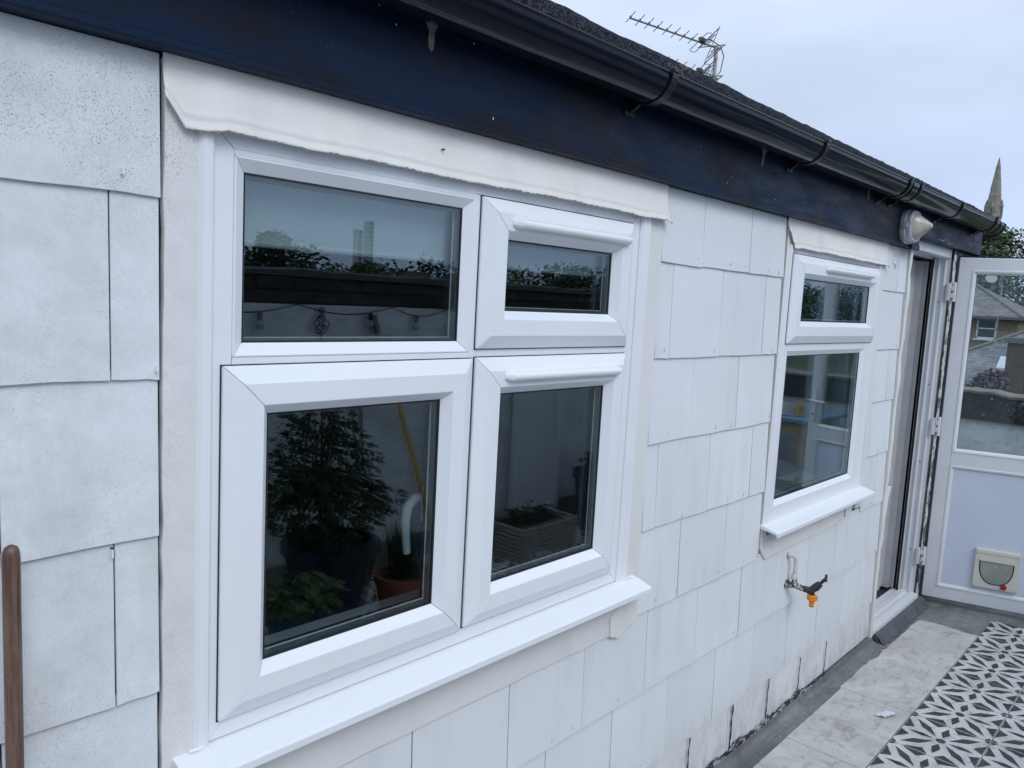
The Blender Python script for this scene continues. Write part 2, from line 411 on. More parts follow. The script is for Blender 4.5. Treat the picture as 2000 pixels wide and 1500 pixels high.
M['oldbrick'] = brick_mat('sooty_brick', (0.030, 0.027, 0.025), (0.060, 0.048, 0.036), (0.03, 0.03, 0.028))

def slate_mat(name, c1, c2, bw=0.34, bh=0.13):
    m, n, l, p = nodes_of(name)
    g = n.new('ShaderNodeNewGeometry'); s = n.new('ShaderNodeSeparateXYZ'); l.new(g.outputs['Position'], s.inputs[0])
    cmb = n.new('ShaderNodeCombineXYZ'); l.new(mathn(n, l, 'ADD', s.outputs['Y'], mathn(n, l, 'MULTIPLY', s.outputs['X'], 0.2)), cmb.inputs[0]); l.new(s.outputs['Z'], cmb.inputs[1])
    b = n.new('ShaderNodeTexBrick'); l.new(cmb.outputs[0], b.inputs['Vector'])
    b.inputs['Color1'].default_value = (*c1, 1); b.inputs['Color2'].default_value = (*c2, 1)
    b.inputs['Mortar'].default_value = (0.065, 0.065, 0.07, 1)
    b.inputs['Scale'].default_value = 1.0
    b.inputs['Brick Width'].default_value = bw; b.inputs['Row Height'].default_value = bh
    b.inputs['Mortar Size'].default_value = 0.010; b.inputs['Bias'].default_value = 0.0
    a = noise_node(n, l, 0.8, 5, 0.7, None, 'World')
    col = mixc(n, l, rampn(n, l, a.outputs[0], 0.5, 0.7, 0, 0.5), b.outputs['Color'], tuple(min(1, x * 1.7) for x in c2))
    l.new(col, p.inputs['Base Color']); p.inputs['Roughness'].default_value = 0.6
    return m
M['slate'] = slate_mat('grey_roof_slate', (0.09, 0.095, 0.11), (0.22, 0.22, 0.24))
M['slate_warm'] = slate_mat('lichened_roof_slate', (0.10, 0.09, 0.085), (0.21, 0.19, 0.165))
M['redroof'] = slate_mat('red_roof_tile', (0.17, 0.06, 0.04), (0.22, 0.08, 0.05))
M['stone'] = simple('spire_stone', (0.22, 0.205, 0.175), 0.85, var=0.35, vscale=0.9, map3=(1, 1, 1.6))
M['frost'] = simple('far_window_white', (0.66, 0.67, 0.68), 0.5)
M['farglass'] = simple('far_window_glass', (0.03, 0.035, 0.045), 0.1, spec=0.8)
M['tower'] = simple('hazed_tower_concrete', (0.38, 0.42, 0.48), 0.8)  # distance haze is mixed into this pale colour so the towers fade
M['darkpaint'] = simple('dark_sill', (0.15, 0.14, 0.13), 0.6)
M['debris'] = simple('paint_flake', (0.75, 0.76, 0.78), 0.6)
M['heart'] = simple('mug_print_red', (0.50, 0.05, 0.06), 0.4)
M['skylight'] = simple('skylight_glass', (0.60, 0.65, 0.72), 0.2)

# ------------------------------------------------------------------ builders
ORG = {}
class MB:
    def __init__(s): s.v = []; s.f = []
    def add(s, vs, fs):
        o = len(s.v); s.v += [Vector(v) for v in vs]; s.f += [tuple(i + o for i in f) for f in fs]; return s
    def box(s, x0, x1, y0, y1, z0, z1):
        return s.add([(x0, y0, z0), (x1, y0, z0), (x1, y1, z0), (x0, y1, z0), (x0, y0, z1), (x1, y0, z1), (x1, y1, z1), (x0, y1, z1)],
                     [(0, 3, 2, 1), (4, 5, 6, 7), (0, 1, 5, 4), (1, 2, 6, 5), (2, 3, 7, 6), (3, 0, 4, 7)])
    def extr(s, poly, axis, a, b):
        """polygon of 2D points extruded along axis 'x' (pts y,z) / 'y' (pts x,z) / 'z' (pts x,y)"""
        def P(p, t): return {'x': (t, p[0], p[1]), 'y': (p[0], t, p[1]), 'z': (p[0], p[1], t)}[axis]
        n = len(poly)
        vs = [P(p, a) for p in poly] + [P(p, b) for p in poly]
        fs = [tuple(range(n))[::-1], tuple(range(n, 2 * n))] + [(i, (i + 1) % n, n + (i + 1) % n, n + i) for i in range(n)]
        return s.add(vs, fs)
    def tube(s, pts, r, n=10, cap=True):
        pts = [Vector(p) for p in pts]
        rs = r if isinstance(r, (list, tuple)) else [r] * len(pts)
        rings = []
        up = None
        for i, p in enumerate(pts):
            t = (pts[min(i + 1, len(pts) - 1)] - pts[max(i - 1, 0)]).normalized()
            if up is None: up = Vector((0, 0, 1)) if abs(t.z) < 0.9 else Vector((1, 0, 0))
            a = t.cross(up)
            if a.length < 1e-5: a = t.cross(Vector((1, 0, 0.1)))
            a.normalize(); b = t.cross(a).normalized(); up = a.cross(t)
            rings.append([p + rs[i] * (math.cos(2 * math.pi * k / n) * a + math.sin(2 * math.pi * k / n) * b) for k in range(n)])
        vs = [v for r_ in rings for v in r_]
        fs = [(i * n + k, i * n + (k + 1) % n, (i + 1) * n + (k + 1) % n, (i + 1) * n + k) for i in range(len(pts) - 1) for k in range(n)]
        if cap: fs += [tuple(range(n))[::-1], tuple(range((len(pts) - 1) * n, len(pts) * n))]
        return s.add(vs, fs)
    def lathe(s, prof, c, n=24, axis=Vector((0, 0, 1))):
        q = Vector((0, 0, 1)).rotation_difference(axis).to_matrix()
        c = Vector(c); vs = []
        for r, z in prof:
            for k in range(n):
                a = 2 * math.pi * k / n
                vs.append(c + q @ Vector((r * math.cos(a), r * math.sin(a), z)))
        m = len(prof)
        fs = [(i * n + k, i * n + (k + 1) % n, (i + 1) * n + (k + 1) % n, (i + 1) * n + k) for i in range(m - 1) for k in range(n)]
        fs += [tuple(range(n))[::-1], tuple(range((m - 1) * n, m * n))]
        return s.add(vs, fs)
    def build(s, name, mat, parent=None, smooth=False, bev=0.0, seg=2, loc=None):
        me = bpy.data.meshes.new(name)
        org = Vector(loc) if loc is not None else (ORG[parent.name] if parent is not None else Vector((0, 0, 0)))
        me.from_pydata([tuple(v - org) for v in s.v], [], s.f)
        me.materials.append(mat)
        if smooth:
            for p in me.polygons: p.use_smooth = True
        o = bpy.data.objects.new(name, me); C.objects.link(o)
        if parent is not None:
            o.parent = parent; o.location = org - ORG[parent.name]
        else:
            o.location = org
        ORG[o.name] = org
        if smooth:
            md = o.modifiers.new('ws', 'EDGE_SPLIT'); md.split_angle = R(40)
        if bev:
            md = o.modifiers.new('bevel', 'BEVEL'); md.width = bev; md.segments = seg; md.limit_method = 'ANGLE'; md.angle_limit = R(35)
        return o

def thing(name, label, cat, loc=(0, 0, 0), group=None, kind=None):
    o = bpy.data.objects.new(name, None); C.objects.link(o); o.empty_display_size = 0.1
    o.location = loc; ORG[o.name] = Vector(loc)
    tag(o, label, cat, group, kind); return o
def tag(o, label=None, cat=None, group=None, kind=None):
    if label: o['label'] = label
    if cat: o['category'] = cat
    if group: o['group'] = group
    if kind: o['kind'] = kind
    return o
def box(name, mat, parent, x0, x1, y0, y1, z0, z1, bev=0.0):
    return MB().box(x0, x1, y0, y1, z0, z1).build(name, mat, parent, bev=bev)

def rail(mb, side, rect, prof, g=0.0005):
    """mitred frame member: prof = closed polygon of (inset, y) ; rect = x0,x1,z0,z1"""
    x0, x1, z0, z1 = rect
    def pts(t):
        out = []
        for d, y in prof:
            if side == 'L': out.append((x0 + d, y, z0 + d + g if t == 0 else z1 - d - g))
            if side == 'R': out.append((x1 - d, y, z0 + d + g if t == 0 else z1 - d - g))
            if side == 'B': out.append((x0 + d + g if t == 0 else x1 - d - g, y, z0 + d))
            if side == 'T': out.append((x0 + d + g if t == 0 else x1 - d - g, y, z1 - d))
        return out
    n = len(prof)
    mb.add(pts(0) + pts(1), [tuple(range(n))[::-1], tuple(range(n, 2 * n))] + [(i, (i + 1) % n, n + (i + 1) % n, n + i) for i in range(n)])
    return mb
def ring(name4, mat, parent, rect, prof, bev=0.0012, g=0.0005, seg=2):
    for side, nm in zip('LRTB', name4):
        rail(MB(), side, rect, prof, g).build(nm, mat, parent, bev=bev, seg=seg)
def ringmesh(mat, nm, parent, rect, prof, g=0.0):
    mb = MB()
    for s_ in 'LRTB': rail(mb, s_, rect, prof, g)
    return mb.build(nm, mat, parent)

SASH = [(0, 0.02), (0, -0.019), (0.002, -0.021), (0.030, -0.036), (0.067, -0.036), (0.085, -0.014), (0.085, 0.02)]
def glazing(parent, rect, y, glass='glass', handle=False):
    """double glazed unit: gasket line, two panes, spacer"""
    x0, x1, z0, z1 = rect
    ringmesh(M['gasket'], 'gasket', parent, (x0 - 0.004, x1 + 0.004, z0 - 0.004, z1 + 0.004), [(0, y + 0.003), (0, y - 0.0015), (0.0065, y - 0.0015), (0.0065, y + 0.003)])
    MB().box(x0 - 0.003, x1 + 0.003, y, y + 0.004, z0 - 0.003, z1 + 0.003).build('pane', M[glass], parent)
    ringmesh(M['spacer'], 'spacer_bar', parent, (x0 - 0.003, x1 + 0.003, z0 - 0.003, z1 + 0.003), [(0, y + 0.0045), (0, y + 0.0195), (0.0095, y + 0.0195), (0.0095, y + 0.0045)])
    MB().box(x0 - 0.003, x1 + 0.003, y + 0.020, y + 0.024, z0 - 0.003, z1 + 0.003).build('pane', M[glass], parent)
    ringmesh(M['spacer_line'], 'spacer_edge', parent, (x0 - 0.003, x1 + 0.003, z0 - 0.003, z1 + 0.003), [(0.0096, y + 0.0170), (0.0096, y + 0.0193), (0.0110, y + 0.0193), (0.0110, y + 0.0170)])
    ringmesh(M['gasket'], 'inner_bead', parent, (x0 - 0.002, x1 + 0.002, z0 - 0.002, z1 + 0.002), [(0, y + 0.0245), (0, y + 0.030), (0.0100, y + 0.030), (0.0100, y + 0.0245)])

def sash(parent, rect, label=None):
    s_ = MB()
    o = bpy.data.objects.new('sash', None); C.objects.link(o); o.parent = parent
    ORG[o.name] = ORG[parent.name]
    if label: o['label'] = label
    ring(['stile', 'stile', 'rail', 'rail'], M['upvc'], o, rect, SASH)
    x0, x1, z0, z1 = rect
    # dark shadow gasket round the sash back edge
    ringmesh(M['gasket'], 'gasket', o, (x0 - 0.002, x1 + 0.002, z0 - 0.002, z1 + 0.002), [(0, -0.0105), (0, -0.0145), (0.006, -0.0145), (0.006, -0.0105)])
    glazing(o, (x0 + 0.086, x1 - 0.086, z0 + 0.086, z1 - 0.086), -0.012)
    return o

def trickle_vent(parent, x0, x1, z, yb=-0.036):
    mb = MB(); n = 28; prof = []
    for i in range(9):
        a = math.pi * i / 8
        prof.append((math.cos(a) , math.sin(a)))
    rings = []
    L = x1 - x0
    for i in range(n + 1):
        t = i / n; x = x0 + L * t
        d = min(x - x0, x1 - x)
        k = 1.0 if d > 0.022 else math.sqrt(max(0.0, 1 - ((0.022 - d) / 0.022) ** 2))
        k = max(k, 0.12)
        h, q = 0.0125 * (0.55 + 0.45 * k), 0.021 * k
        rings.append([(x, yb - q * b ** 0.7, z + h * a) for a, b in prof])
    # denser at the ends
    vs = [v for r_ in rings for v in r_]; m = len(prof)
    fs = [(i * m + k, i * m + k + 1, (i + 1) * m + k + 1, (i + 1) * m + k) for i in range(n) for k in range(m - 1)]
    fs += [(i * m, (i + 1) * m, (i + 1) * m + m - 1, i * m + m - 1) for i in range(n)]
    fs += [tuple(range(m)), tuple(range(n * m, n * m + m))[::-1]]
    mb.add(vs, fs)
    return mb.build('trickle_vent', M['vent'], parent, smooth=True)

# ================================================================== GROUND
g = MB(); N = 24
for i in range(N):
    pass
gv = [(x, y, -6.0 + 0.0 * x) for x in (-900, -200, 0, 60, 200, 900) for y in (-900, -200, -40, 40, 200, 900)]
g.add(gv, [(i * 6 + j, (i + 1) * 6 + j, (i + 1) * 6 + j + 1, i * 6 + j + 1) for i in range(5) for j in range(5)])
tag(g.build('ground', M['grass']), kind='structure')

# ================================================================== HOUSE WALL
wall = thing('house_wall', 'white house wall hung with painted square slates, windows and door set in it', 'wall')
WX0, WX1 = -1.2, 5.45
mb = MB()
op = [(0.605, 1.835, 0.885, 1.95), (2.815, 3.765, 0.88, 1.95), (4.225, 5.055, 0.0, 2.10)]
xs = [WX0]
for a, b, _, _ in op: xs += [a, b]
xs.append(WX1)
for i in range(0, len(xs), 2): mb.box(xs[i], xs[i + 1], 0.001, 0.125, -0.3, 2.30)
for a, b, z0, z1 in op:
    mb.box(a, b, 0.001, 0.125, -0.3, z0); mb.box(a, b, 0.001, 0.125, z1, 2.30)
mb.build('sheathing', M['dark_joint'], wall)

rows = [('A', 1.822, 2.035, 0), ('B', 1.543, 1.822, 1), ('C', 1.290, 1.543, 0), ('D', 1.027, 1.290, 1), ('E', 0.765, 1.027, 0),
        ('F', 0.500, 0.765, 1), ('G', 0.226, 0.500, 0), ('H', 0.045, 0.226, 1)]
ph = {1: 0.457, 0: 0.306}
excl = [(0.531, 1.944, 0.76), (2.778, 3.862, 0.76)]
rng = random.Random(3)
def slate(x0, x1, zb, zt, extra):
    """one hung slate, tilted out at its foot, edges slightly uneven"""
    t = 0.005; yb = -0.0125 - rng.uniform(0, 0.0018); yt = -0.0065
    zt2 = zt + (0.014 if extra else 0)
    j = lambda a: rng.uniform(-a, a)
    nx = 4
    vs = []; zl = [j(0.0016) for _ in range(nx + 1)]
    tilt = j(0.0012)
    for k in range(nx + 1):
        x = x0 + (x1 - x0) * k / nx
        zz = zb + zl[k] * (1 if 0 < k < nx else 0.6) + tilt * (k / nx - 0.5) * 2
        dy = 0.0006 * math.sin(k * 1.3 + x0 * 9)
        vs += [(x + (j(0.0006) if k in (0, nx) else 0), yb + dy, zz), (x, yt, zt2), (x, yt + t, zt2), (x, yb + dy + t, zz)]
    fs = []
    for k in range(nx):
        a, b = k * 4, (k + 1) * 4
        fs += [(a, b, b + 1, a + 1), (a + 1, b + 1, b + 2, a + 2), (a + 2, b + 2, b + 3, a + 3), (a + 3, b + 3, b, a)]
    fs += [(0, 1, 2, 3), (nx * 4 + 3, nx * 4 + 2, nx * 4 + 1, nx * 4)]
    m_ = MB().add(vs, fs)
    return m_.build('slate', M['tile'], wall, bev=0.0007, seg=1)
nails = MB(); nail_shades = MB()
for nm, zb, zt, p in rows:
    joints = [ph[p] + 0.3128 * k + rng.uniform(-0.006, 0.006) for k in range(-5, 14)]
    segs = [(WX0, 4.192)]
    if zb >= 0.76:
        segs = [(WX0, 0.5275), (1.947, 2.7705), (3.866, 4.192)]
    for a, b in segs:
        js = [a] + [q for q in joints if a + 0.03 < q < b - 0.03] + [b]
        for x0, x1 in zip(js[:-1], js[1:]):
            gp = rng.choice([0.0007, 0.0012, 0.0015, 0.0019]) if x1 - x0 > 0.05 else 0.0004
            slate(x0 + gp, x1 - gp, zb, zt, nm != 'A')
            if x0 > 0.55:
                for q in ([0.5, 0.9] if (x1 - x0) > 0.2 else [0.75]):
                    if rng.random() < 0.75:
                        xx = x0 + (x1 - x0) * q + rng.uniform(-0.02, 0.02); zz = zb + 0.018 + rng.uniform(-0.004, 0.010)
                        nails.box(xx - 0.0012, xx + 0.0012, -0.0160, -0.010, zz - 0.004, zz + 0.004)
                        if rng.random() < 0.7: nail_shades.box(xx + 0.0014, xx + 0.0026, -0.0154, -0.010, zz - 0.006, zz + 0.005)
nails.box(0.4525, 0.4550, -0.0175, -0.010, 1.270, 1.283); nails.box(0.468, 0.471, -0.0205, -0.01, 1.848, 1.858); nails.box(0.518, 0.521, -0.021, -0.01, 1.555, 1.564); nail_shades.box(0.4525, 0.4555, -0.0160, -0.010, 1.2835, 1.2855)
o = nails.build('nail_heads', M['upvc'], wall); o['kind'] = 'stuff'
o = nail_shades.build('nail_shade_marks', M['tapdark'], wall); o['kind'] = 'stuff'  # dark slivers at the nails, drawing in their shade

# painted strips (cement/lead) round both windows
def strip(x0, x1, z0, z1, name='edge_strip', mat='render', y=-0.0135, seed=0, amp=0.0015, poly=None):
    """upright painted strip with slightly wavering edges"""
    r_ = random.Random(seed); n = max(4, int(max(z1 - z0, x1 - x0) / 0.05)); vs = []
    vert = (z1 - z0) > (x1 - x0)
    for k in range(n + 1):
        t = k / n
        if vert:
            z = z0 + (z1 - z0) * t; a = x0 + r_.uniform(-amp, amp); b = x1 + r_.uniform(-amp, amp) * 0.5
            vs += [(a, y, z), (b, y - 0.001, z), (b, 0.001, z), (a, 0.001, z)]
        else:
            x = x0 + (x1 - x0) * t; a = z0 + r_.uniform(-amp, amp); b = z1
            vs += [(x, y, a), (x, y, b), (x, 0.001, b), (x, 0.001, a)]
    fs = []
    for k in range(n):
        a, b = k * 4, k * 4 + 4
        fs += [(a, b, b + 1, a + 1), (a + 1, b + 1, b + 2, a + 2), (a + 2, b + 2, b + 3, a + 3), (a + 3, b + 3, b, a)]
    fs += [(0, 1, 2, 3), (n * 4 + 3, n * 4 + 2, n * 4 + 1, n * 4)]
    return MB().add(vs, fs).build(name, M[mat], wall, bev=0.001, seg=1)
strip(0.5315, 0.588, 0.748, 2.03, seed=1)
strip(1.872, 1.944, 0.79, 1.97, seed=2)
strip(0.60, 1.845, 0.742, 0.86, seed=3, y=-0.0145)
strip(2.7800, 2.822, 0.80, 2.03, seed=4, amp=0.0008)
strip(3.79, 3.862, 0.79, 1.97, seed=5)
# apron below the small window's sill, its lower left corner cut off
MB().extr([(2.779, 0.80), (2.779, 0.845), (3.745, 0.86), (3.745, 0.770), (3.50, 0.757), (2.83, 0.752)], 'y', -0.0150, 0.001).build('edge_strip', M['render'], wall, bev=0.001)
# loose tab of flashing beside the big sill
MB().extr([(1.806, 0.80), (1.812, 0.742), (1.855, 0.728), (1.905, 0.752), (1.944, 0.757), (1.944, 0.83), (1.85, 0.83)], 'y', -0.021, -0.015).build('flashing_tab', M['lead'], wall, bev=0.001)
box('slot', M['gasket'], wall, 3.648, 3.654, -0.0165, -0.012, 0.775, 0.815)

# lead aprons over the windows: dressed sheet, bellied, with a ragged lower edge
def apron(x0, x1, seed, zl=1.934, lc=0.03, rc=0.0, belly=1.0):
    nx, nz = int((x1 - x0) / 0.006), 26
    vs = []
    for i in range(nx + 1):
        t = i / nx; x = x0 + (x1 - x0) * t
        w = noise.noise(Vector((x * 5, seed, 0))) * 0.006 + noise.noise(Vector((x * 19, seed, 4))) * 0.0020 + noise.noise(Vector((x * 90, seed, 9))) * 0.0007
        bot = zl + w
        dl, dr = x - x0, x1 - x
        if dl < lc: bot += (lc - dl) * 1.3
        if dr < 0.03: bot -= (0.03 - dr) * 0.25
        if dl < 0.10 : bot -= 0.004 * math.sin(dl / 0.10 * math.pi)
        for k in range(nz + 1):
            s_ = k / nz; z = 2.046 * (1 - s_) + bot * s_
            y = -0.0155 - 0.019 * (s_ ** 2.6) * belly
            y -= 0.0016 * math.exp(-((s_ - 0.80) / 0.035) ** 2)          # dressed crease above the window head
            y += 0.0020 * math.exp(-((s_ - 0.88) / 0.04) ** 2)
            y -= noise.noise(Vector((x * 7, z * 12, seed))) * 0.006 * s_ + noise.noise(Vector((x * 3, z * 3, seed + 5))) * 0.005 * (0.3 + s_) + noise.noise(Vector((x * 40, z * 30, seed))) * 0.0016 * s_ ** 2 - abs(noise.noise(Vector((x * 11, z * 60, seed + 2)))) * 0.0012 * s_ ** 3
            if dl < 0.12: y += 0.010 * (1 - dl / 0.12) * s_ - 0.006 * math.exp(-((dl - 0.085) / 0.02) ** 2) * s_
            vs.append((x, min(y, -0.012), z))
    m = nz + 1
    fs = [(i * m + k, (i + 1) * m + k, (i + 1) * m + k + 1, i * m + k + 1) for i in range(nx) for k in range(nz)]
    r2_ = random.Random(int(seed * 10)); dirt = MB()
    for i in range(nx):
        if r2_.random() < (0.75 if noise.noise(Vector((i * 0.05, seed, 0))) > 0 else 0.2):
            p, q = Vector(vs[i * m + nz]), Vector(vs[(i + 1) * m + nz])
            dirt.tube([p + Vector((0, -0.0008, 0)), q + Vector((0, -0.0008, r2_.uniform(0, 0.001)))], r2_.uniform(0.0005, 0.0016), 5)
    o = dirt.build('edge_dirt', M['edge_dirt'], wall); o['kind'] = 'stuff'
    o = MB().add(vs, fs).build('lead_apron', M['lead'], wall, smooth=True)
    o.modifiers.clear()
    sd_ = o.modifiers.new('sol', 'SOLIDIFY'); sd_.thickness = 0.0018; sd_.offset = 1
    return o
apron(0.529, 1.953, 3.3)
apron(2.772, 3.872, 8.1, zl=1.932, lc=0.045)
# curled torn end of the small apron
MB().tube([(3.855, -0.046, 1.948), (3.875, -0.050, 1.945), (3.888, -0.048, 1.935), (3.892, -0.044, 1.915)], [0.006, 0.006, 0.005, 0.001], 6).build('apron_curl', M['lead'], wall, smooth=True)
# tiny nail holes in the aprons
hb = MB()
for x, z in ((1.09, 1.988),):
    hb.box(x - 0.0014, x + 0.0014, -0.026, -0.012, z - 0.0016, z + 0.0016)
o = hb.build('nail_holes', M['tapdark'], wall); o['kind'] = 'stuff'

# corner board beside the doorway: rough filler edge
vs = []; r_ = random.Random(9); n = 70
for k in range(n + 1):
    z = 0.03 + 2.03 * k / n
    a = 4.198 + r_.uniform(-0.001, 0.001); b = 4.228 + noise.noise(Vector((z * 9, 0, 3))) * 0.014 + noise.noise(Vector((z * 40, 0, 3))) * 0.006 + r_.uniform(-0.003, 0.003)
    yy = -0.020 + noise.noise(Vector((z * 7, 3, 1))) * 0.006
    vs += [(a, yy, z), (b, yy - 0.002, z), (b + 0.002, 0.02, z), (a, 0.0, z)]
fs = []
for k in range(n):
    a, b = k * 4, k * 4 + 4
    fs += [(a, b, b + 1, a + 1), (a + 1, b + 1, b + 2, a + 2), (a + 2, b + 2, b + 3, a + 3), (a + 3, b + 3, b, a)]
MB().add(vs, fs).build('filler_bead', M['lead'], wall)
# board between doorway and corner of the house
box('corner_board', M['peel'], wall, 5.056, 5.075, -0.012, 0.0, 0.03, 2.095, bev=0.002)
box('corner_board', M['fascia'], wall, 5.08, 5.45, -0.014, 0.0, 0.03, 2.095, bev=0.002)
# tar band and drips at the foot of the slates
vs = []; n = 900
for k in range(n + 1):
    x = WX0 + (4.19 - WX0) * k / n
    t = 0.056 + 0.026 * noise.noise(Vector((x * 9, 0, 0))) + 0.012 * noise.noise(Vector((x * 40, 1, 0))) + 0.010 * noise.noise(Vector((x * 110, 1, 0)))
    if x > 3.4: t = min(t, 0.05 - (x - 3.4) * 0.05)
    vs += [(x, -0.0180, t), (x, -0.0195, 0.025)]
fs = [(2 * k, 2 * k + 1, 2 * k + 3, 2 * k + 2) for k in range(n)]
o = MB().add(vs, fs).build('tar_line', M['tar'], wall); o.modifiers.new('s', 'SOLIDIFY').thickness = 0.0008
for x, zt, w in ((2.345, 0.22, 0.006), (2.662, 0.225, 0.010), (2.970, 0.222, 0.007), (3.284, 0.215, 0.004), (3.584, 0.20, 0.003)):
    vs = []; n = 14
    for k in range(n + 1):
        z = 0.04 + (zt - 0.04) * k / n; ww = w * (0.65 + 0.35 * math.sin(k * 1.7 + x * 7)) * (1.15 if k > n - 3 else 1)
        cx = x + 0.002 * math.sin(k * 0.9 + x)
        vs += [(cx - ww / 2, -0.0172, z), (cx + ww / 2, -0.0172, z)]
    o = MB().add(vs, [(2 * k, 2 * k + 1, 2 * k + 3, 2 * k + 2) for k in range(n)]).build('tar_drip', M['tar_plain'], wall)
    o.modifiers.new('s', 'SOLIDIFY').thickness = 0.0025
# grey upstand at the wall foot
prof = [(-0.002, 0.034), (-0.0205, 0.032), (-0.024, 0.020), (-0.030, 0.010), (-0.046, 0.003), (-0.060, 0.0008), (-0.060, -0.01), (-0.002, -0.01)]
MB().extr(prof, 'x', WX0, 4.235).build('felt_upstand', M['deck'], wall, bev=0.003)

# ================================================================== WINDOWS
FR = [(0, 0.05), (0, -0.0125), (0.0335, -0.0125), (0.0335, 0.05)]
w1 = thing('window', 'large white plastic four-light casement window with two trickle vents', 'window', (1.218, 0, 0.9), group='white plastic windows')
ring(['outer_frame'] * 4, M['upvc'], w1, (0.612, 1.827, 0.905, 1.948), FR)
# mullion and transom
MB().box(1.196, 1.222, -0.0125, 0.05, 0.940, 1.914).build('mullion', M['upvc'], w1, bev=0.001)
MB().box(0.6465, 1.1955, -0.0128, 0.05, 1.548, 1.574).build('transom', M['upvc'], w1, bev=0.001)
MB().box(1.2225, 1.793, -0.0128, 0.05, 1.558, 1.588).build('transom', M['upvc'], w1, bev=0.001)
ring(['glazing_bead'] * 4, M['upvc'], w1, (0.6457, 1.1958, 1.5742, 1.9055), [(0, 0.03), (0, -0.0135), (0.003, -0.0145), (0.024, 0.0005), (0.024, 0.03)], g=0.0004)
glazing(w1, (0.6697, 1.1718, 1.5982, 1.8815), 0.002)
MB().box(0.6457, 1.1958, -0.0127, 0.05, 1.9058, 1.9143).build('frame_packer', M['upvc'], w1)
sash(w1, (0.627, 1.203, 0.9385, 1.5605))
s4 = sash(w1, (1.2135, 1.789, 0.942, 1.5625))
s2 = sash(w1, (1.2135, 1.789, 1.582, 1.912))
trickle_vent(s2, 1.292, 1.752, 1.863); trickle_vent(s4, 1.292, 1.742, 1.520)
# quadrant trims down each side and sealant
for x0, x1 in ((0.584, 0.6115), (1.828, 1.8755)):
    mb = MB().extr([(x0, 0.0), (x0, -0.014), (x0 + 0.007, -0.0215), (x1 - 0.006, -0.0215), (x1, -0.016), (x1, 0.0)], 'z', 0.884, 1.945)
    mb.build('side_trim', M['upvc'], w1, bev=0.0015)
def sill(parent, x0, x1, zt, yf=-0.080, nose=0.020):
    prof = [(0.0, zt), (-0.030, zt - 0.004), (yf + 0.010, zt - 0.016), (yf + 0.003, zt - 0.0175), (yf, zt - 0.022), (yf, zt - 0.017 - nose), (yf + 0.004, zt - 0.017 - nose),
            (yf + 0.005, zt - 0.027), (-0.030, zt - 0.019), (0.0, zt - 0.017)]
    return MB().extr(prof, 'x', x0, x1).build('sill', M['upvc'], parent, bev=0.0022, seg=3)
sill(w1, 0.548, 1.918, 0.9035)
mb = MB()
for x in (0.575, 1.883): mb.tube([(x, -0.020, 0.905), (x + 0.012, -0.022, 0.906), (x + 0.025 * (-1 if x > 1 else 1), -0.020, 0.9045)], 0.0028, 8)
mb.build('sealant', M['vent'], w1, smooth=True)
# inner window handle on the big casement, curved lever seen through the glass
hd = MB().tube([(1.143, 0.045, 1.245), (1.125, 0.060, 1.243), (1.108, 0.066, 1.225), (1.102, 0.066, 1.19), (1.106, 0.066, 1.15), (1.110, 0.066, 1.118)], [0.010, 0.011, 0.0115, 0.011, 0.010, 0.009], 10)
hd.box(1.135, 1.160, 0.044, 0.052, 1.19, 1.27)
hd.build('inside_handle', M['upvc'], w1, smooth=True)

w2 = thing('window', 'small white plastic window with one opening toplight, nearest the open door', 'window', (3.29, 0, 0.9), group='white plastic windows')
ring(['outer_frame'] * 4, M['upvc'], w2, (2.822, 3.768, 0.895, 1.948), FR)
MB().box(2.856, 3.734, -0.0128, 0.05, 1.556, 1.585).build('transom', M['upvc'], w2, bev=0.001)
ring(['glazing_bead'] * 4, M['upvc'], w2, (2.8558, 3.700, 0.9500, 1.5558), [(0, 0.03), (0, -0.0135), (0.003, -0.0145), (0.024, 0.0005), (0.024, 0.03)], g=0.0004)
glazing(w2, (2.8798, 3.676, 0.974, 1.5318), 0.002)
MB().box(2.8558, 3.7343, -0.0127, 0.05, 0.9287, 0.9498).build('frame_packer', M['upvc'], w2)
MB().box(3.7002, 3.7343, -0.0126, 0.05, 0.9500, 1.5558).build('frame_packer', M['upvc'], w2)
st = sash(w2, (2.834, 3.762, 1.580, 1.912))
trickle_vent(st, 3.10, 3.63, 1.872)
for x0, x1 in ((2.800, 2.8215), (3.7685, 3.792)):
    MB().extr([(x0, 0.0), (x0, -0.014), (x0 + 0.006, -0.0205), (x1 - 0.006, -0.0205), (x1, -0.016), (x1, 0.0)], 'z', 0.884, 1.945).build('side_trim', M['upvc'], w2, bev=0.0015)
sill(w2, 2.772, 3.838, 0.8975)

# ================================================================== ROOF
roof = thing('flat_roof', 'flat roof with navy gloss fascia board and black mineral felt edge', 'roof', (2.2, 0, 2.3))
MB().extr([(-0.040, 2.036), (-0.046, 2.038), (-0.046, 2.050), (-0.041, 2.053), (-0.041, 2.32), (0.0, 2.32), (0.0, 2.036)], 'x', WX0, 4.235).build('fascia', M['fascia'], roof, bev=0.001)
MB().extr([(-0.040, 2.097), (-0.045, 2.099), (-0.045, 2.108), (-0.041, 2.110), (-0.041, 2.32), (0.0, 2.32), (0.0, 2.097)], 'x', 4.2355, 5.46).build('fascia', M['fascia'], roof, bev=0.001)
box('fascia', M['fascia'], roof, 5.4605, 5.485, -0.041, 3.0, 2.05, 2.32)
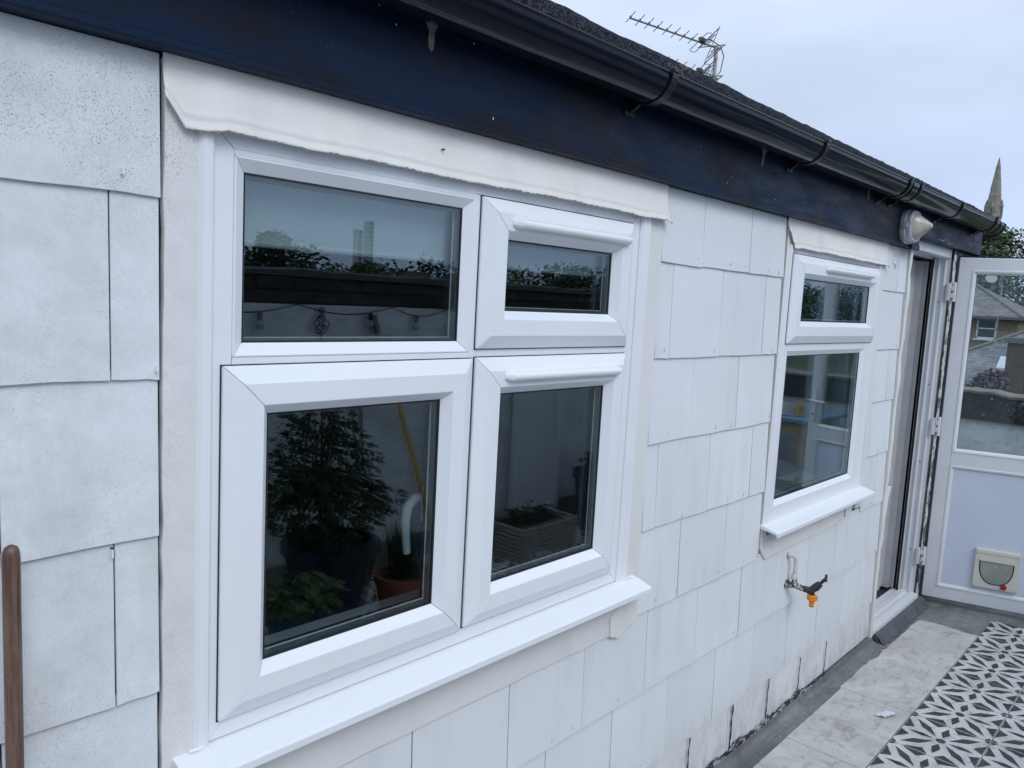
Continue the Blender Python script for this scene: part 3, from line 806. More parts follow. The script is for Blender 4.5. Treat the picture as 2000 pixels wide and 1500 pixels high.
# flaking patches on the fascia (raised rims of bare primer)
def flake(pts, y=-0.0418):
    MB().extr(pts, 'y', y, y + 0.001).build('bare_patch', M['flake'], roof)
def blob(cx, cz, rx, rz, seed, n=22, rough=0.35):
    r_ = random.Random(seed); out = []
    for k in range(n):
        a = 2 * math.pi * k / n; q = 1 + r_.uniform(-rough, rough)
        out.append((cx + rx * q * math.cos(a), cz + rz * q * math.sin(a)))
    return out
flake([(1.008, 2.236), (1.016, 2.243), (1.032, 2.241), (1.052, 2.235), (1.075, 2.238), (1.10, 2.236), (1.125, 2.233), (1.15, 2.234), (1.18, 2.232), (1.235, 2.233), (1.225, 2.226), (1.19, 2.224), (1.16, 2.222),
       (1.13, 2.217), (1.10, 2.221), (1.075, 2.222), (1.055, 2.224), (1.050, 2.214), (1.043, 2.207), (1.038, 2.196), (1.038, 2.178), (1.035, 2.164), (1.030, 2.160), (1.024, 2.168), (1.022, 2.184), (1.024, 2.198), (1.014, 2.212), (1.009, 2.224)])
flake([(1.47, 2.229), (1.50, 2.230), (1.53, 2.227), (1.545, 2.221), (1.52, 2.220), (1.50, 2.224)])
flake([(2.452, 2.225), (2.50, 2.226), (2.49, 2.214), (2.478, 2.206), (2.476, 2.185), (2.470, 2.166), (2.463, 2.172), (2.462, 2.19), (2.464, 2.208)])
flake([(3.46, 2.222), (3.475, 2.222), (3.476, 2.20), (3.470, 2.178), (3.463, 2.185)])
flake([(3.575, 2.22), (3.592, 2.22), (3.590, 2.19), (3.582, 2.165), (3.577, 2.18)])
flake([(4.12, 2.205), (4.145, 2.21), (4.14, 2.195), (4.125, 2.185)])
flake(blob(4.62, 2.116, 0.05, 0.003, 5)); flake(blob(4.95, 2.105, 0.018, 0.008, 6)); flake(blob(5.26, 2.19, 0.004, 0.02, 7)); flake(blob(4.78, 2.113, 0.03, 0.003, 8))
mb = MB(); r_ = random.Random(21)
for k in range(9):
    x = r_.uniform(0.3, 4.2) ; z = r_.uniform(2.06, 2.24); w = r_.uniform(0.0006, 0.002); h = r_.uniform(0.0012, 0.006)
    mb.box(x, x + w, -0.0424, -0.0405, z, z + h)
o = mb.build('paint_chips', M['debris'], roof); o['kind'] = 'stuff'
# felt edge, in lengths with laps
def roofline(x): return 2.349 + 0.006 * min(1, max(0, (x - 0.5) / 1.5)) + 0.004 * min(1.0, max(0.0, (x - 2) / 3))
for a, b, dy in ((WX0, 1.30, 0.0), (1.25, 2.275, 0.0022), (2.262, 3.262, 0.0), (3.25, 4.255, 0.0022), (4.24, 5.555, 0.0)):
    n = int((b - a) / 0.018); vs = []
    for k in range(n + 1):
        x = a + (b - a) * k / n
        top = roofline(x) + 0.004 * noise.noise(Vector((x * 4, 0, 1))) + 0.0035 * noise.noise(Vector((x * 20, 0, 2))) + (0.004 * noise.noise(Vector((x * 60, 0, 5))) if x > 3.6 else 0.0012 * noise.noise(Vector((x * 60, 0, 5))))
        y = -0.050 - dy + 0.003 * noise.noise(Vector((x * 6, 2, 2)))
        vs += [(x, y + 0.004, 2.285), (x, y, 2.30), (x, y - 0.002, top - 0.012), (x, y + 0.003, top - 0.001), (x, y + 0.014, top), (x, y + 0.06, top - 0.006), (x, y + 0.30, top - 0.018), (x, y + 0.30, 2.30)]
    m = 8
    fs = [(i * m + q, (i + 1) * m + q, (i + 1) * m + q + 1, i * m + q + 1) for i in range(n) for q in range(m - 1)]
    fs += [tuple(range(m)), tuple(range(n * m, n * m + m))[::-1]]
    MB().add(vs, fs).build('felt_edge', M['felt'], roof, smooth=True)
box('roof_deck', M['felt'], roof, WX0, 5.53, 0.20, 5.2, 2.24, 2.335)
# bird mess / moss on felt beside the aerial
mb = MB(); r_ = random.Random(4)
for k in range(60):
    x = 1.90 + r_.gauss(0, 0.035); z = r_.uniform(2.312, 2.345)
    mb.box(x, x + r_.uniform(0.001, 0.003), -0.0545, -0.048, z, z + r_.uniform(0.001, 0.006))
o = mb.build('lichen_flecks', simple('lichen', (0.25, 0.21, 0.17), 0.9), roof); o['kind'] = 'stuff'

# house behind: room boxes
house = thing('house_interior', 'dim rooms behind the windows and doorway', 'room', (2.4, 1.7, 0))
def room(x0, x1, mat, y1=3.0, flr=0.0):
    t = 0.05
    mb = MB().box(x0 - t, x1 + t, y1, y1 + t, flr, 2.3).box(x0 - t, x0, 0.127, y1, flr, 2.3).box(x1, x1 + t, 0.127, y1, flr, 2.3)
    mb.build('room_wall', M[mat], house)
    box('ceiling', M[mat], house, x0, x1, 0.127, y1, 2.15, 2.2)
    box('floor', M[mat], house, x0, x1, 0.127, y1, flr - 0.05, flr)
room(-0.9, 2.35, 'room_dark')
room(2.46, 4.10, 'room', 1.3)
room(4.20, 5.38, 'room', 3.0)
# white window boards and reveals inside
for a, b in ((0.605, 1.835), (2.815, 3.765)):
    box('window_board', M['upvc_old'], house, a, b, 0.052, 0.26, 0.905, 0.925)
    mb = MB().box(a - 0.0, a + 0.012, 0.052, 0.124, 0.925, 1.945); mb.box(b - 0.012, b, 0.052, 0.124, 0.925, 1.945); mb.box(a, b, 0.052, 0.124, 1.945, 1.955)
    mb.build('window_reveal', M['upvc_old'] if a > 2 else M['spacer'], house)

bl = thing('roller_blind', 'pale roller blind drawn part way down inside the big window', 'blind', (1.2, 0.12, 1.9))
MB().box(0.625, 1.815, 0.054, 0.056, 1.7695, 1.94).build('blind_fabric', M['blind'], bl)
MB().tube([(0.625, 0.055, 1.7695), (1.815, 0.055, 1.7695)], 0.006, 8).build('bottom_bar', M['blind'], bl, smooth=True)
MB().tube([(0.625, 0.078, 1.920), (1.815, 0.078, 1.920)], 0.018, 12).build('roller', M['blind'], bl, smooth=True)

# objects on the big window's board
t = thing('toilet_roll', 'white paper roll standing in the right corner of the window board', 'paper roll', (1.770, 0.075, 0.925))
MB().lathe([(0.012, 0.07), (0.026, 0.07), (0.029, 0.066), (0.029, 0.004), (0.026, 0.0), (0.012, 0.0)], (1.770, 0.075, 0.925), 24).build('roll', M['cloth'], t, smooth=True)
MB().lathe([(0.0118, 0.002), (0.0118, 0.0705), (0.0100, 0.0705), (0.0100, 0.002)], (1.770, 0.075, 0.925), 16).build('core', M['woodp'], t, smooth=True)
t = thing('desk_clock', 'small dark arched box with a chrome loop on the window board', 'clock', (1.57, 0.12, 0.925))
MB().extr([(1.545, 0.925), (1.605, 0.925), (1.605, 1.06), (1.598, 1.075), (1.585, 1.083), (1.565, 1.083), (1.552, 1.075), (1.545, 1.06)], 'y', 0.10, 0.15).build('case', M['black'], t, bev=0.004)
MB().tube([(1.56, 0.095, 1.015), (1.58, 0.075, 0.992), (1.61, 0.07, 0.985), (1.64, 0.075, 0.985), (1.655, 0.085, 0.99)], 0.004, 8).build('chrome_loop', M['chrome'], t, smooth=True)

# ================================================================== GUTTER
gut = thing('gutter', 'black plastic half round gutter running under the roof edge', 'gutter', (2.0, -0.105, 2.25))
def gz(x): return 2.246 + 0.0062 * x
def trough(a, b, nm='trough', ro=0.062, ri=0.0592, dz=0.0, mat='gutter'):
    n = max(3, int((b - a) / 0.05)); m = 18; vs = []
    for i in range(n + 1):
        x = a + (b - a) * i / n; zc = gz(x) + dz + 0.0016 * noise.noise(Vector((x * 2.3, 0, 0)))
        wob = 1 + 0.02 * noise.noise(Vector((x * 3.0, 1, 0)))
        for r_, rev in ((ro, 1), (ri, -1)):
            for k in range(m + 1):
                a_ = math.pi * (k if rev == 1 else m - k) / m
                vs.append((x, -0.105 - r_ * wob * math.cos(a_), zc - r_ * math.sin(a_)))
        # rolled front bead handled separately
    q = 2 * (m + 1)
    fs = [(i * q + k, i * q + (k + 1) % q, (i + 1) * q + (k + 1) % q, (i + 1) * q + k) for i in range(n) for k in range(q)]
    fs += [tuple(range(q))[::-1], tuple(range(n * q, n * q + q))]
    return MB().add(vs, fs).build(nm, M[mat], gut, smooth=True)
trough(WX0, 3.66); trough(3.665, 5.42)
mb = MB()
for k in range(2):
    pass
MB().tube([(x, -0.1675, gz(x) + 0.0005) for x in [WX0 + 0.2 * i for i in range(34)] if x < 5.4] + [(5.42, -0.1675, gz(5.42))], 0.0034, 8).build('front_bead', M['gutter'], gut, smooth=True)
# joint union and brackets
trough(3.625, 3.70, 'union_clip', 0.0655, 0.0625)
trough(5.30, 5.325, 'end_clip', 0.0655, 0.0625)
def bracket(x):
    m = 16; vs = []; w = 0.013
    prof = []
    for k in range(m + 1):
        a_ = math.pi * (k / m)
        prof.append((-0.105 - 0.0695 * math.cos(a_), gz(x) + 0.004 - 0.0695 * math.sin(a_)))
    prof_in = [(-0.105 - 0.0635 * math.cos(math.pi * k / m), gz(x) + 0.004 - 0.0635 * math.sin(math.pi * k / m)) for k in range(m + 1)][::-1]
    P = [(prof[0][0] - 0.001, gz(x) + 0.010)] + prof + [(-0.042, gz(x) - 0.0)] + prof_in + [(prof_in[-1][0] + 0.006, gz(x) + 0.010)]
    # extrude as strips (concave profile)
    n = len(prof)
    for xx in (x - w, x + w):
        for p_ in prof: vs.append((xx, p_[0], p_[1]))
        for p_ in prof_in[::-1]: vs.append((xx, p_[0], p_[1]))
    b_ = 2 * n; fs = []
    for k in range(n - 1):
        fs += [(k, k + 1, b_ + k + 1, b_ + k), (n + k, b_ + n + k, b_ + n + k + 1, n + k + 1), (k, n + k, n + k + 1, k + 1), (b_ + k, b_ + k + 1, b_ + n + k + 1, b_ + n + k)]
    fs += [(0, b_, b_ + n, n), (n - 1, 2 * n - 1, b_ + 2 * n - 1, b_ + n - 1)]
    mbk = MB().add(vs, fs)
    mbk.box(x - w, x + w, -0.178, -0.166, gz(x) + 0.003, gz(x) + 0.012)              # clip over the front lip
    mbk.box(x - 0.022, x + 0.022, -0.047, -0.0415, gz(x) - 0.085, gz(x) - 0.005)       # foot plate
    mbk.extr([(-0.0415, gz(x) - 0.080), (-0.0415, gz(x) - 0.02), (-0.075, gz(x) - 0.058), (-0.07, gz(x) - 0.066)], 'x', x - 0.004, x + 0.004)
    return mbk.build('bracket', M['bracket'], gut, bev=0.0008, seg=1)
for x in (-0.25, 0.72, 1.697, 2.667, 3.585, 3.735, 4.438, 5.19): bracket(x)
# stop end
mb = MB(); m = 18
vs = [(5.42, -0.105 - 0.066 * math.cos(math.pi * k / m), gz(5.42) - 0.066 * math.sin(math.pi * k / m)) for k in range(m + 1)]
vs += [(5.432, v[1], v[2]) for v in vs]
mb.add(vs, [tuple(range(m + 1)), tuple(range(m + 1, 2 * m + 2))[::-1]] + [(k, k + 1, m + 2 + k, m + 1 + k) for k in range(m)] + [(0, m, 2 * m + 1, m + 1)])
mb.build('stop_end', M['bracket'], gut)

# ================================================================== BULKHEAD LIGHT
lt = thing('wall_light', 'grey bulkhead light with pointed yellowed diffuser, fixed to the navy fascia', 'light', (4.0, -0.04, 2.12))
def octa(cx, cz, rx, rz, y, pw=0.72):
    return [(cx + rx * (abs(math.cos(a)) ** pw) * (1 if math.cos(a) > 0 else -1), y, cz + rz * (abs(math.sin(a)) ** pw) * (1 if math.sin(a) > 0 else -1)) for a in [2 * math.pi * (k + 0.5) / 20 for k in range(20)]]
def loft(rings, name, mat, parent, smooth=False, bev=0.0):
    n = len(rings[0]); vs = [v for r_ in rings for v in r_]
    fs = [(i * n + k, (i + 1) * n + k, (i + 1) * n + (k + 1) % n, i * n + (k + 1) % n) for i in range(len(rings) - 1) for k in range(n)]
    fs += [tuple(range(n)), tuple(range((len(rings) - 1) * n, len(rings) * n))[::-1]]
    return MB().add(vs, fs).build(name, mat, parent, smooth=smooth, bev=bev)
cx, cz = 4.005, 2.125
loft([octa(cx, cz, .093, .080, -0.0412), octa(cx, cz, .093, .080, -0.062), octa(cx, cz, .086, .075, -0.064), octa(cx, cz, .086, .075, -0.082), octa(cx, cz, .080, .070, -0.088)], 'base', M['lampbase'], lt, bev=0.0015)
loft([octa(cx, cz, .068, .060, -0.086), octa(cx, cz, .067, .059, -0.092), octa(cx + .002, cz + .001, .050, .042, -0.112), octa(cx + .004, cz + .003, .024, .018, -0.140), octa(cx + .004, cz + .004, .010, .008, -0.153)], 'diffuser', M['diffuser'], lt, smooth=True)
for q in (-1, 1): MB().box(cx + q * .0915 - .0065, cx + q * .0915 + .0065, -0.075, -0.052, cz - .012, cz + .012).build('clip', M['lampbase'], lt, bev=0.002)
MB().box(4.06, 4.185, -0.060, -0.0465, 2.028, 2.052).build('backing_block', M['fascia'], lt, bev=0.002)

# ================================================================== DOORWAY
dw = thing('door_frame', 'white plastic door frame with worn threshold, curtain behind', 'door frame', (4.68, 0, 0))
JX = 5.112
prof = [(4.225, 0.015), (4.258, 0.015), (4.258, 0.045), (4.246, 0.05), (4.246, 0.12), (4.225, 0.12)]
MB().extr(prof, 'z', 0.06, 2.05).build('jamb', M['upvc_old'], dw, bev=0.0015)
prof = [(5.055, 0.001), (5.014, 0.001), (5.014, 0.018), (5.004, 0.022), (5.004, 0.030), (5.009, 0.034), (5.009, 0.052), (5.000, 0.056), (5.000, 0.064), (5.009, 0.068), (5.009, 0.078), (4.998, 0.081), (4.998, 0.098), (5.055, 0.10)]
MB().extr(prof, 'z', 0.06, 2.05).build('jamb', M['upvc_old'], dw, bev=0.001)
box('gasket', M['gasket'], dw, 4.991, 4.9978, 0.083, 0.094, 0.06, 2.05)
box('gasket', M['gasket'], dw, 4.26, 4.990, 0.10, 0.112, 2.035, 2.044)
MB().extr([(0.001, 2.050), (0.001, 2.098), (0.12, 2.098), (0.12, 2.042), (0.09, 2.042), (0.088, 2.052), (0.050, 2.052), (0.048, 2.046), (0.02, 2.046)], 'x', 4.225, 5.02).build('head', M['upvc_old'], dw, bev=0.001)
MB().extr([(-0.028, 0.045), (-0.026, 0.066), (0.012, 0.074), (0.014, 0.064), (0.04, 0.064), (0.042, 0.074), (0.075, 0.074), (0.077, 0.064), (0.12, 0.064), (0.12, 0.03), (-0.02, 0.03)], 'x', 4.226, 5.014).build('threshold', M['upvc_old'], dw, bev=0.001)
# dressed lead below the threshold with folds
nx, nz = 60, 5; vs = []
for i in range(nx + 1):
    x = 4.245 + (5.06 - 4.245) * i / nx; rip = 0.005 * math.sin(x * 75 + 3 * noise.noise(Vector((x * 5, 0, 0)))) * (0.6 + noise.noise(Vector((x * 6, 0, 0))))
    for y, z in ((-0.012, 0.048), (-0.034, 0.042), (-0.052, 0.030), (-0.062, 0.012), (-0.078, 0.0035), (-0.086, 0.0030)):
        vs.append((x, y + rip * (0.5 if z > 0.04 else 1) + 0.004 * noise.noise(Vector((x * 9, z * 20, 0))), z + (rip * 0.5 if z > 0.01 else 0)))
fs = [(i * 6 + k, (i + 1) * 6 + k, (i + 1) * 6 + k + 1, i * 6 + k + 1) for i in range(nx) for k in range(5)]
o = MB().add(vs, fs).build('lead_sill_flashing', M['lead_grey'], dw, smooth=True); o.modifiers.new('s', 'SOLIDIFY').thickness = 0.002
MB().extr([(-0.001, 0.0), (-0.001, 0.044), (-0.030, 0.038), (-0.048, 0.026), (-0.058, 0.0)], 'x', 4.246, 5.05).build('lead_core', M['lead_grey'], dw, bev=0.003)
# peeling mastic strip and hinges
vs = []; n = 80
for k in range(n + 1):
    z = 0.04 + 2.03 * k / n
    a = 5.010 + 0.004 * noise.noise(Vector((z * 14, 0, 0))); b = 5.056 + 0.003 * noise.noise(Vector((z * 21, 5, 0)))
    vs += [(a, -0.016 + 0.003 * noise.noise(Vector((z * 30, 0, 7))), z), (b, -0.018 + 0.003 * noise.noise(Vector((z * 30, 4, 7))), z)]
o = MB().add(vs, [(2 * k, 2 * k + 1, 2 * k + 3, 2 * k + 2) for k in range(n)]).build('peeling_strip', M['peel'], dw); o.modifiers.new('s', 'SOLIDIFY').thickness = 0.003
for z in (1.86, 1.08, 0.30):
    h = MB().box(4.996, 5.022, -0.012, 0.004, z - 0.05, z + 0.05)
    h.tube([(5.030, -0.030, z - 0.055), (5.030, -0.030, z + 0.055)], 0.0095, 12)
    h.box(5.016, 5.044, -0.036, -0.014, z - 0.032, z - 0.008); h.box(5.016, 5.044, -0.036, -0.014, z + 0.008, z + 0.032)
    h.build('hinge', M['upvc_old'], dw, bev=0.0015)
mb = MB()
for z in (1.80, 1.32, 0.86, 0.33):
    mb.tube([(5.0075, 0.043, z), (5.0095, 0.043, z)], 0.004, 8)
o = mb.build('screw_holes', M['black'], dw); o['kind'] = 'stuff'

# curtain in the doorway
cu = thing('vertical_blind', 'grey vertical slat blind hanging inside the open doorway', 'blind', (4.7, 0.15, 0.08))
def slat(x, y, ang, w=0.127, z0=0.075, z1=2.03):
    dx, dy = math.cos(ang) * w / 2, math.sin(ang) * w / 2
    nxx, nyy = -math.sin(ang) * 0.0006, math.cos(ang) * 0.0006
    vs = []
    for z in (z0, z1):
        for s_, c_ in ((-1, 0), (-0.5, 0.006), (0, 0.008), (0.5, 0.006), (1, 0)):
            px, py = x + dx * s_ - math.sin(ang) * c_, y + dy * s_ + math.cos(ang) * c_
            vs += [(px + nxx, py + nyy, z), (px - nxx, py - nyy, z)]
    fs = []
    for k in range(4):
        a = 2 * k
        fs += [(a, a + 2, 12 + a, 10 + a), (a + 1, 11 + a, 13 + a, a + 3)]
    fs += [(0, 10, 11, 1), (8, 9, 19, 18)]
    MB().add(vs, fs).build('slat', M['curtain'], cu, smooth=True)
for i in range(8):
    slat(4.29 + 0.088 * i, 0.150 + 0.010 * (i % 2), 0.05, w=0.11)
for x, y, a in ((4.972, 0.170, -1.45), (4.988, 0.172, -1.50), (4.940, 0.186, -1.30)):
    slat(x, y, a)
MB().box(4.22, 5.37, 0.13, 0.18, 2.052, 2.075).build('head_rail', M['upvc_old'], cu)
t = thing('white_cloth', 'white cloth tucked behind the filler edge low in the doorway', 'cloth', (4.45, 0.12, 0.75))
vs = []; nx, nz = 10, 14
for i in range(nx + 1):
    for k in range(nz + 1):
        u, v = i / nx, k / nz
        vs.append((4.62 + 0.16 * u * (1 - 0.5 * v), 0.122 + 0.012 * math.sin(u * 14 + v * 3), 0.74 - 0.30 * v - 0.05 * u * v))
o = MB().add(vs, [(i * (nz + 1) + k, (i + 1) * (nz + 1) + k, (i + 1) * (nz + 1) + k + 1, i * (nz + 1) + k + 1) for i in range(nx) for k in range(nz)]).build('fabric', M['cloth'], t, smooth=True)
t = thing('doormat', 'black doormat just inside the threshold', 'mat', (4.7, 0.16, 0.03))
box('mat', M['black'], t, 4.27, 5.07, 0.125, 0.6, 0.03, 0.062, bev=0.004)

# ================================================================== DOOR LEAF
ANG = R(74)
H0 = Vector((5.112, -0.038, 0)); dn = Vector((math.cos(ANG), -math.sin(ANG), 0)); dm = Vector((math.sin(ANG), math.cos(ANG), 0))
door = thing('door', 'white half-glazed plastic door standing open, cat flap low in its panel', 'door', (5.112, -0.038, 0))
def leaf(mb):
    """local (s, t, z): s along leaf, t thickness (positive = away from camera) -> world"""
    mb.v = [H0 + dn * (v.x * 0.985) + dm * v.y + Vector((0, 0, 0.025 + v.z * 0.985)) for v in mb.v]; return mb
LW = 0.86; LZ0, LZ1 = 0.012, 2.068
def leafrail(side, rect, prof, nm='stile', mat='upvc_old', bev=0.001):
    return leaf(rail(MB(), side, rect, prof, 0.0004)).build(nm, M[mat], door, bev=bev)
OUT = [(0, 0.065), (0, 0.004), (0.004, 0.0), (0.072, 0.0), (0.0722, 0.065)]
rct = (-0.019, LW, LZ0, LZ1)
for s_, nm in zip('LRTB', ('stile', 'stile', 'rail', 'rail')): leafrail(s_, rct, OUT, nm)
# mid rail + beads
leaf(MB().box(0.054, LW - 0.073, 0.0, 0.06, 0.836, 0.920)).build('rail', M['upvc_old'], door, bev=0.001)
BEAD = [(0, 0.03), (0, -0.001), (0.004, -0.003), (0.013, -0.002), (0.026, 0.010), (0.026, 0.03)]
for s_ in 'LRTB': leafrail(s_, (0.052, LW - 0.072, 0.915, 1.997), BEAD, 'glazing_bead')
for s_ in 'LRTB': leafrail(s_, (0.052, LW - 0.072, 0.084, 0.838), BEAD, 'panel_bead')
leaf(MB().box(0.070, LW - 0.09, 0.018, 0.022, 0.93, 1.98)).build('pane', M['door_glass'], door)
leaf(MB().box(0.070, LW - 0.09, 0.040, 0.044, 0.93, 1.98)).build('pane', M['door_glass'], door)
leaf(MB().box(0.070, LW - 0.09, 0.009, 0.040, 0.10, 0.825)).build('panel', M['panel'], door)
def gm(rect, prof, nm, mat):
    mb = MB()
    for s_ in 'LRTB': rail(mb, s_, rect, prof, 0)
    return leaf(mb).build(nm, M[mat], door)
gm((0.0765, LW - 0.0965, 0.9395, 1.9725), [(0, 0.012), (0, 0.017), (0.003, 0.017), (0.003, 0.012)], 'gasket', 'gasket')
# black weather seal down hinge edge and along the top
leaf(MB().box(-0.0245, -0.0195, 0.001, 0.016, LZ0, LZ1 + 0.004)).build('seal', M['gasket'], door)
leaf(MB().box(-0.034, -0.0248, -0.004, 0.004, LZ0, LZ1 + 0.004)).build('seal', M['spacer'], door)
leaf(MB().box(-0.045, -0.0345, -0.006, 0.012, LZ0, LZ1 + 0.002)).build('seal', M['gasket'], door)
leaf(MB().box(-0.020, LW, 0.004, 0.030, LZ1 + 0.0005, LZ1 + 0.008)).build('seal', M['gasket'], door)
# handle with back plate near the free edge
hp = MB().box(LW - 0.055, LW - 0.025, -0.010, 0.0, 0.96, 1.18)
hp.tube([(LW - 0.04, -0.008, 1.10), (LW - 0.04, -0.045, 1.10), (LW - 0.06, -0.052, 1.10), (LW - 0.16, -0.052, 1.098)], 0.009, 10)
leaf(hp).build('handle', M['upvc'], door, bev=0.002)
leaf(MB().tube([(LW - 0.04, -0.012, 1.0), (LW - 0.04, -0.002, 1.0)], 0.009, 12)).build('lock_barrel', M['tapdark'], door)
# cat flap
cf = leaf(MB().box(0.237, 0.468, -0.012, 0.0092, 0.130, 0.366)).build('cat_flap', M['catflap'], door, bev=0.006, seg=3)
def half(s0, s1, zt, zb, t0, t1, n=20, inset=0):
    c_ = (s0 + s1) / 2; w = (s1 - s0) / 2 - inset; h = zt - zb - inset
    pts = [(s0 + inset, zt - inset)]
    for k in range(n + 1):
        a = math.pi + math.pi * k / n
        pts.append((c_ + w * (abs(math.cos(a)) ** 0.8) * (1 if math.cos(a) > 0 else -1), zt - 0.035 + (h - 0.035) * (abs(math.sin(a)) ** 0.9) * -1))
    pts.append((s1 - inset, zt - inset))
    return MB().extr(pts, 'y', t0, t1)
leaf(half(0.263, 0.440, 0.307, 0.158, -0.0135, -0.0105)).build('flap_rim', M['black'], cf)
leaf(half(0.263, 0.440, 0.307, 0.158, -0.0150, -0.0120, inset=0.006)).build('flap', M['catclear'], cf)
leaf(MB().box(0.2455, 0.4595, -0.0150, -0.0121, 0.340, 0.358)).build('top_moulding', M['catflap'], cf, bev=0.001)
for q, z in ((0.247, 0.140), (0.458, 0.140), (0.247, 0.333), (0.458, 0.333)):
    leaf(MB().tube([(q, -0.0115, z), (q, -0.0135, z)], 0.003, 10)).build('screw', M['alu'], cf)
leaf(MB().extr([(0.338, 0.262), (0.364, 0.262), (0.351, 0.276)], 'y', -0.0158, -0.0151)).build('flap_mark', M['lampbase'], cf)
leaf(MB().box(0.262, 0.441, -0.020, -0.0155, 0.296, 0.309)).build('flap_hinge', M['catflap'], cf, bev=0.001)
kb = leaf(MB().lathe([(0.0155, 0), (0.0165, 0.004), (0.0155, 0.010), (0.006, 0.012)], (0.397, -0.014, 0.156), 14, Vector((0, -1, 0)))).build('lock_knob', M['red'], cf, smooth=True)

# ================================================================== OUTSIDE TAP
tp = thing('outside_tap', 'tarnished outside tap on a white pipe with an orange hose connector', 'tap', (3.1, 0, 0.6))
MB().tube([(3.062, 0.0, 0.722), (3.062, -0.020, 0.722), (3.067, -0.032, 0.718), (3.073, -0.037, 0.708), (3.074, -0.038, 0.690), (3.074, -0.038, 0.640)], 0.0085, 12).build('pipe', M['pipe'], tp, smooth=True)
MB().lathe([(0.014, 0), (0.014, 0.006), (0.0095, 0.010)], (3.062, -0.013, 0.722), 12, Vector((0, -1, 0))).build('pipe_collar', M['pipe'], tp, smooth=True)
MB().lathe([(0.0145, 0), (0.0150, 0.010), (0.0125, 0.018), (0.0095, 0.020)], (3.074, -0.038, 0.624), 6).build('nut', M['pipe'], tp, bev=0.001)
MB().tube([(3.062, 0.0, 0.598), (3.062, -0.030, 0.600), (3.070, -0.045, 0.600), (3.085, -0.075, 0.590)], [0.016, 0.013, 0.013, 0.012], 12).tube([(3.074, -0.038, 0.628), (3.072, -0.042, 0.600)], 0.011, 12).build('elbow', M['brass'], tp, smooth=True)
MB().lathe([(0.020, 0), (0.020, 0.005), (0.014, 0.008)], (3.062, -0.012, 0.598), 14, Vector((0, -1, 0))).build('wall_flange', M['brass'], tp, smooth=True)
MB().tube([(3.083, -0.070, 0.592), (3.092, -0.095, 0.588), (3.098, -0.112, 0.590)], [0.012, 0.014, 0.0135], 12).build('tap_body', M['tapdark'], tp, smooth=True)
MB().tube([(3.094, -0.100, 0.588), (3.104, -0.118, 0.606), (3.112, -0.130, 0.622)], [0.0135, 0.016, 0.0125], 10).tube([(3.112, -0.130, 0.622), (3.118, -0.140, 0.636), (3.122, -0.146, 0.645)], [0.006, 0.007, 0.006], 8).build('bonnet', M['tapdark'], tp, smooth=True)
MB().tube([(3.106, -0.152, 0.640), (3.140, -0.140, 0.652)], 0.0055, 8).build('tee_handle', M['tapdark'], tp, smooth=True)
MB().tube([(3.096, -0.106, 0.590), (3.097, -0.108, 0.566)], [0.010, 0.009], 12).build('spout', M['tapdark'], tp, smooth=True)
oc = MB(); n = 20
for zt, zb, ra, rib in ((0.572, 0.550, 0.0185, True), (0.550, 0.541, 0.012, False), (0.541, 0.524, 0.0095, False)):
    oc.lathe([(ra, zb - zt), (ra, -0.002), (ra * 0.9, 0)], (3.097, -0.108, zt), n)
for k in range(12):
    a = 2 * math.pi * k / 12
    oc.box(3.097 + 0.0185 * math.cos(a) - 0.0015, 3.097 + 0.0185 * math.cos(a) + 0.0015, -0.108 + 0.0185 * math.sin(a) - 0.0015, -0.108 + 0.0185 * math.sin(a) + 0.0015, 0.552, 0.570)
oc.build('hose_connector', M['orange'], tp, bev=0.0006, seg=1)
MB().lathe([(0.0098, 0), (0.0098, 0.003)], (3.097, -0.108, 0.5235), 14).build('washer', M['black'], tp)

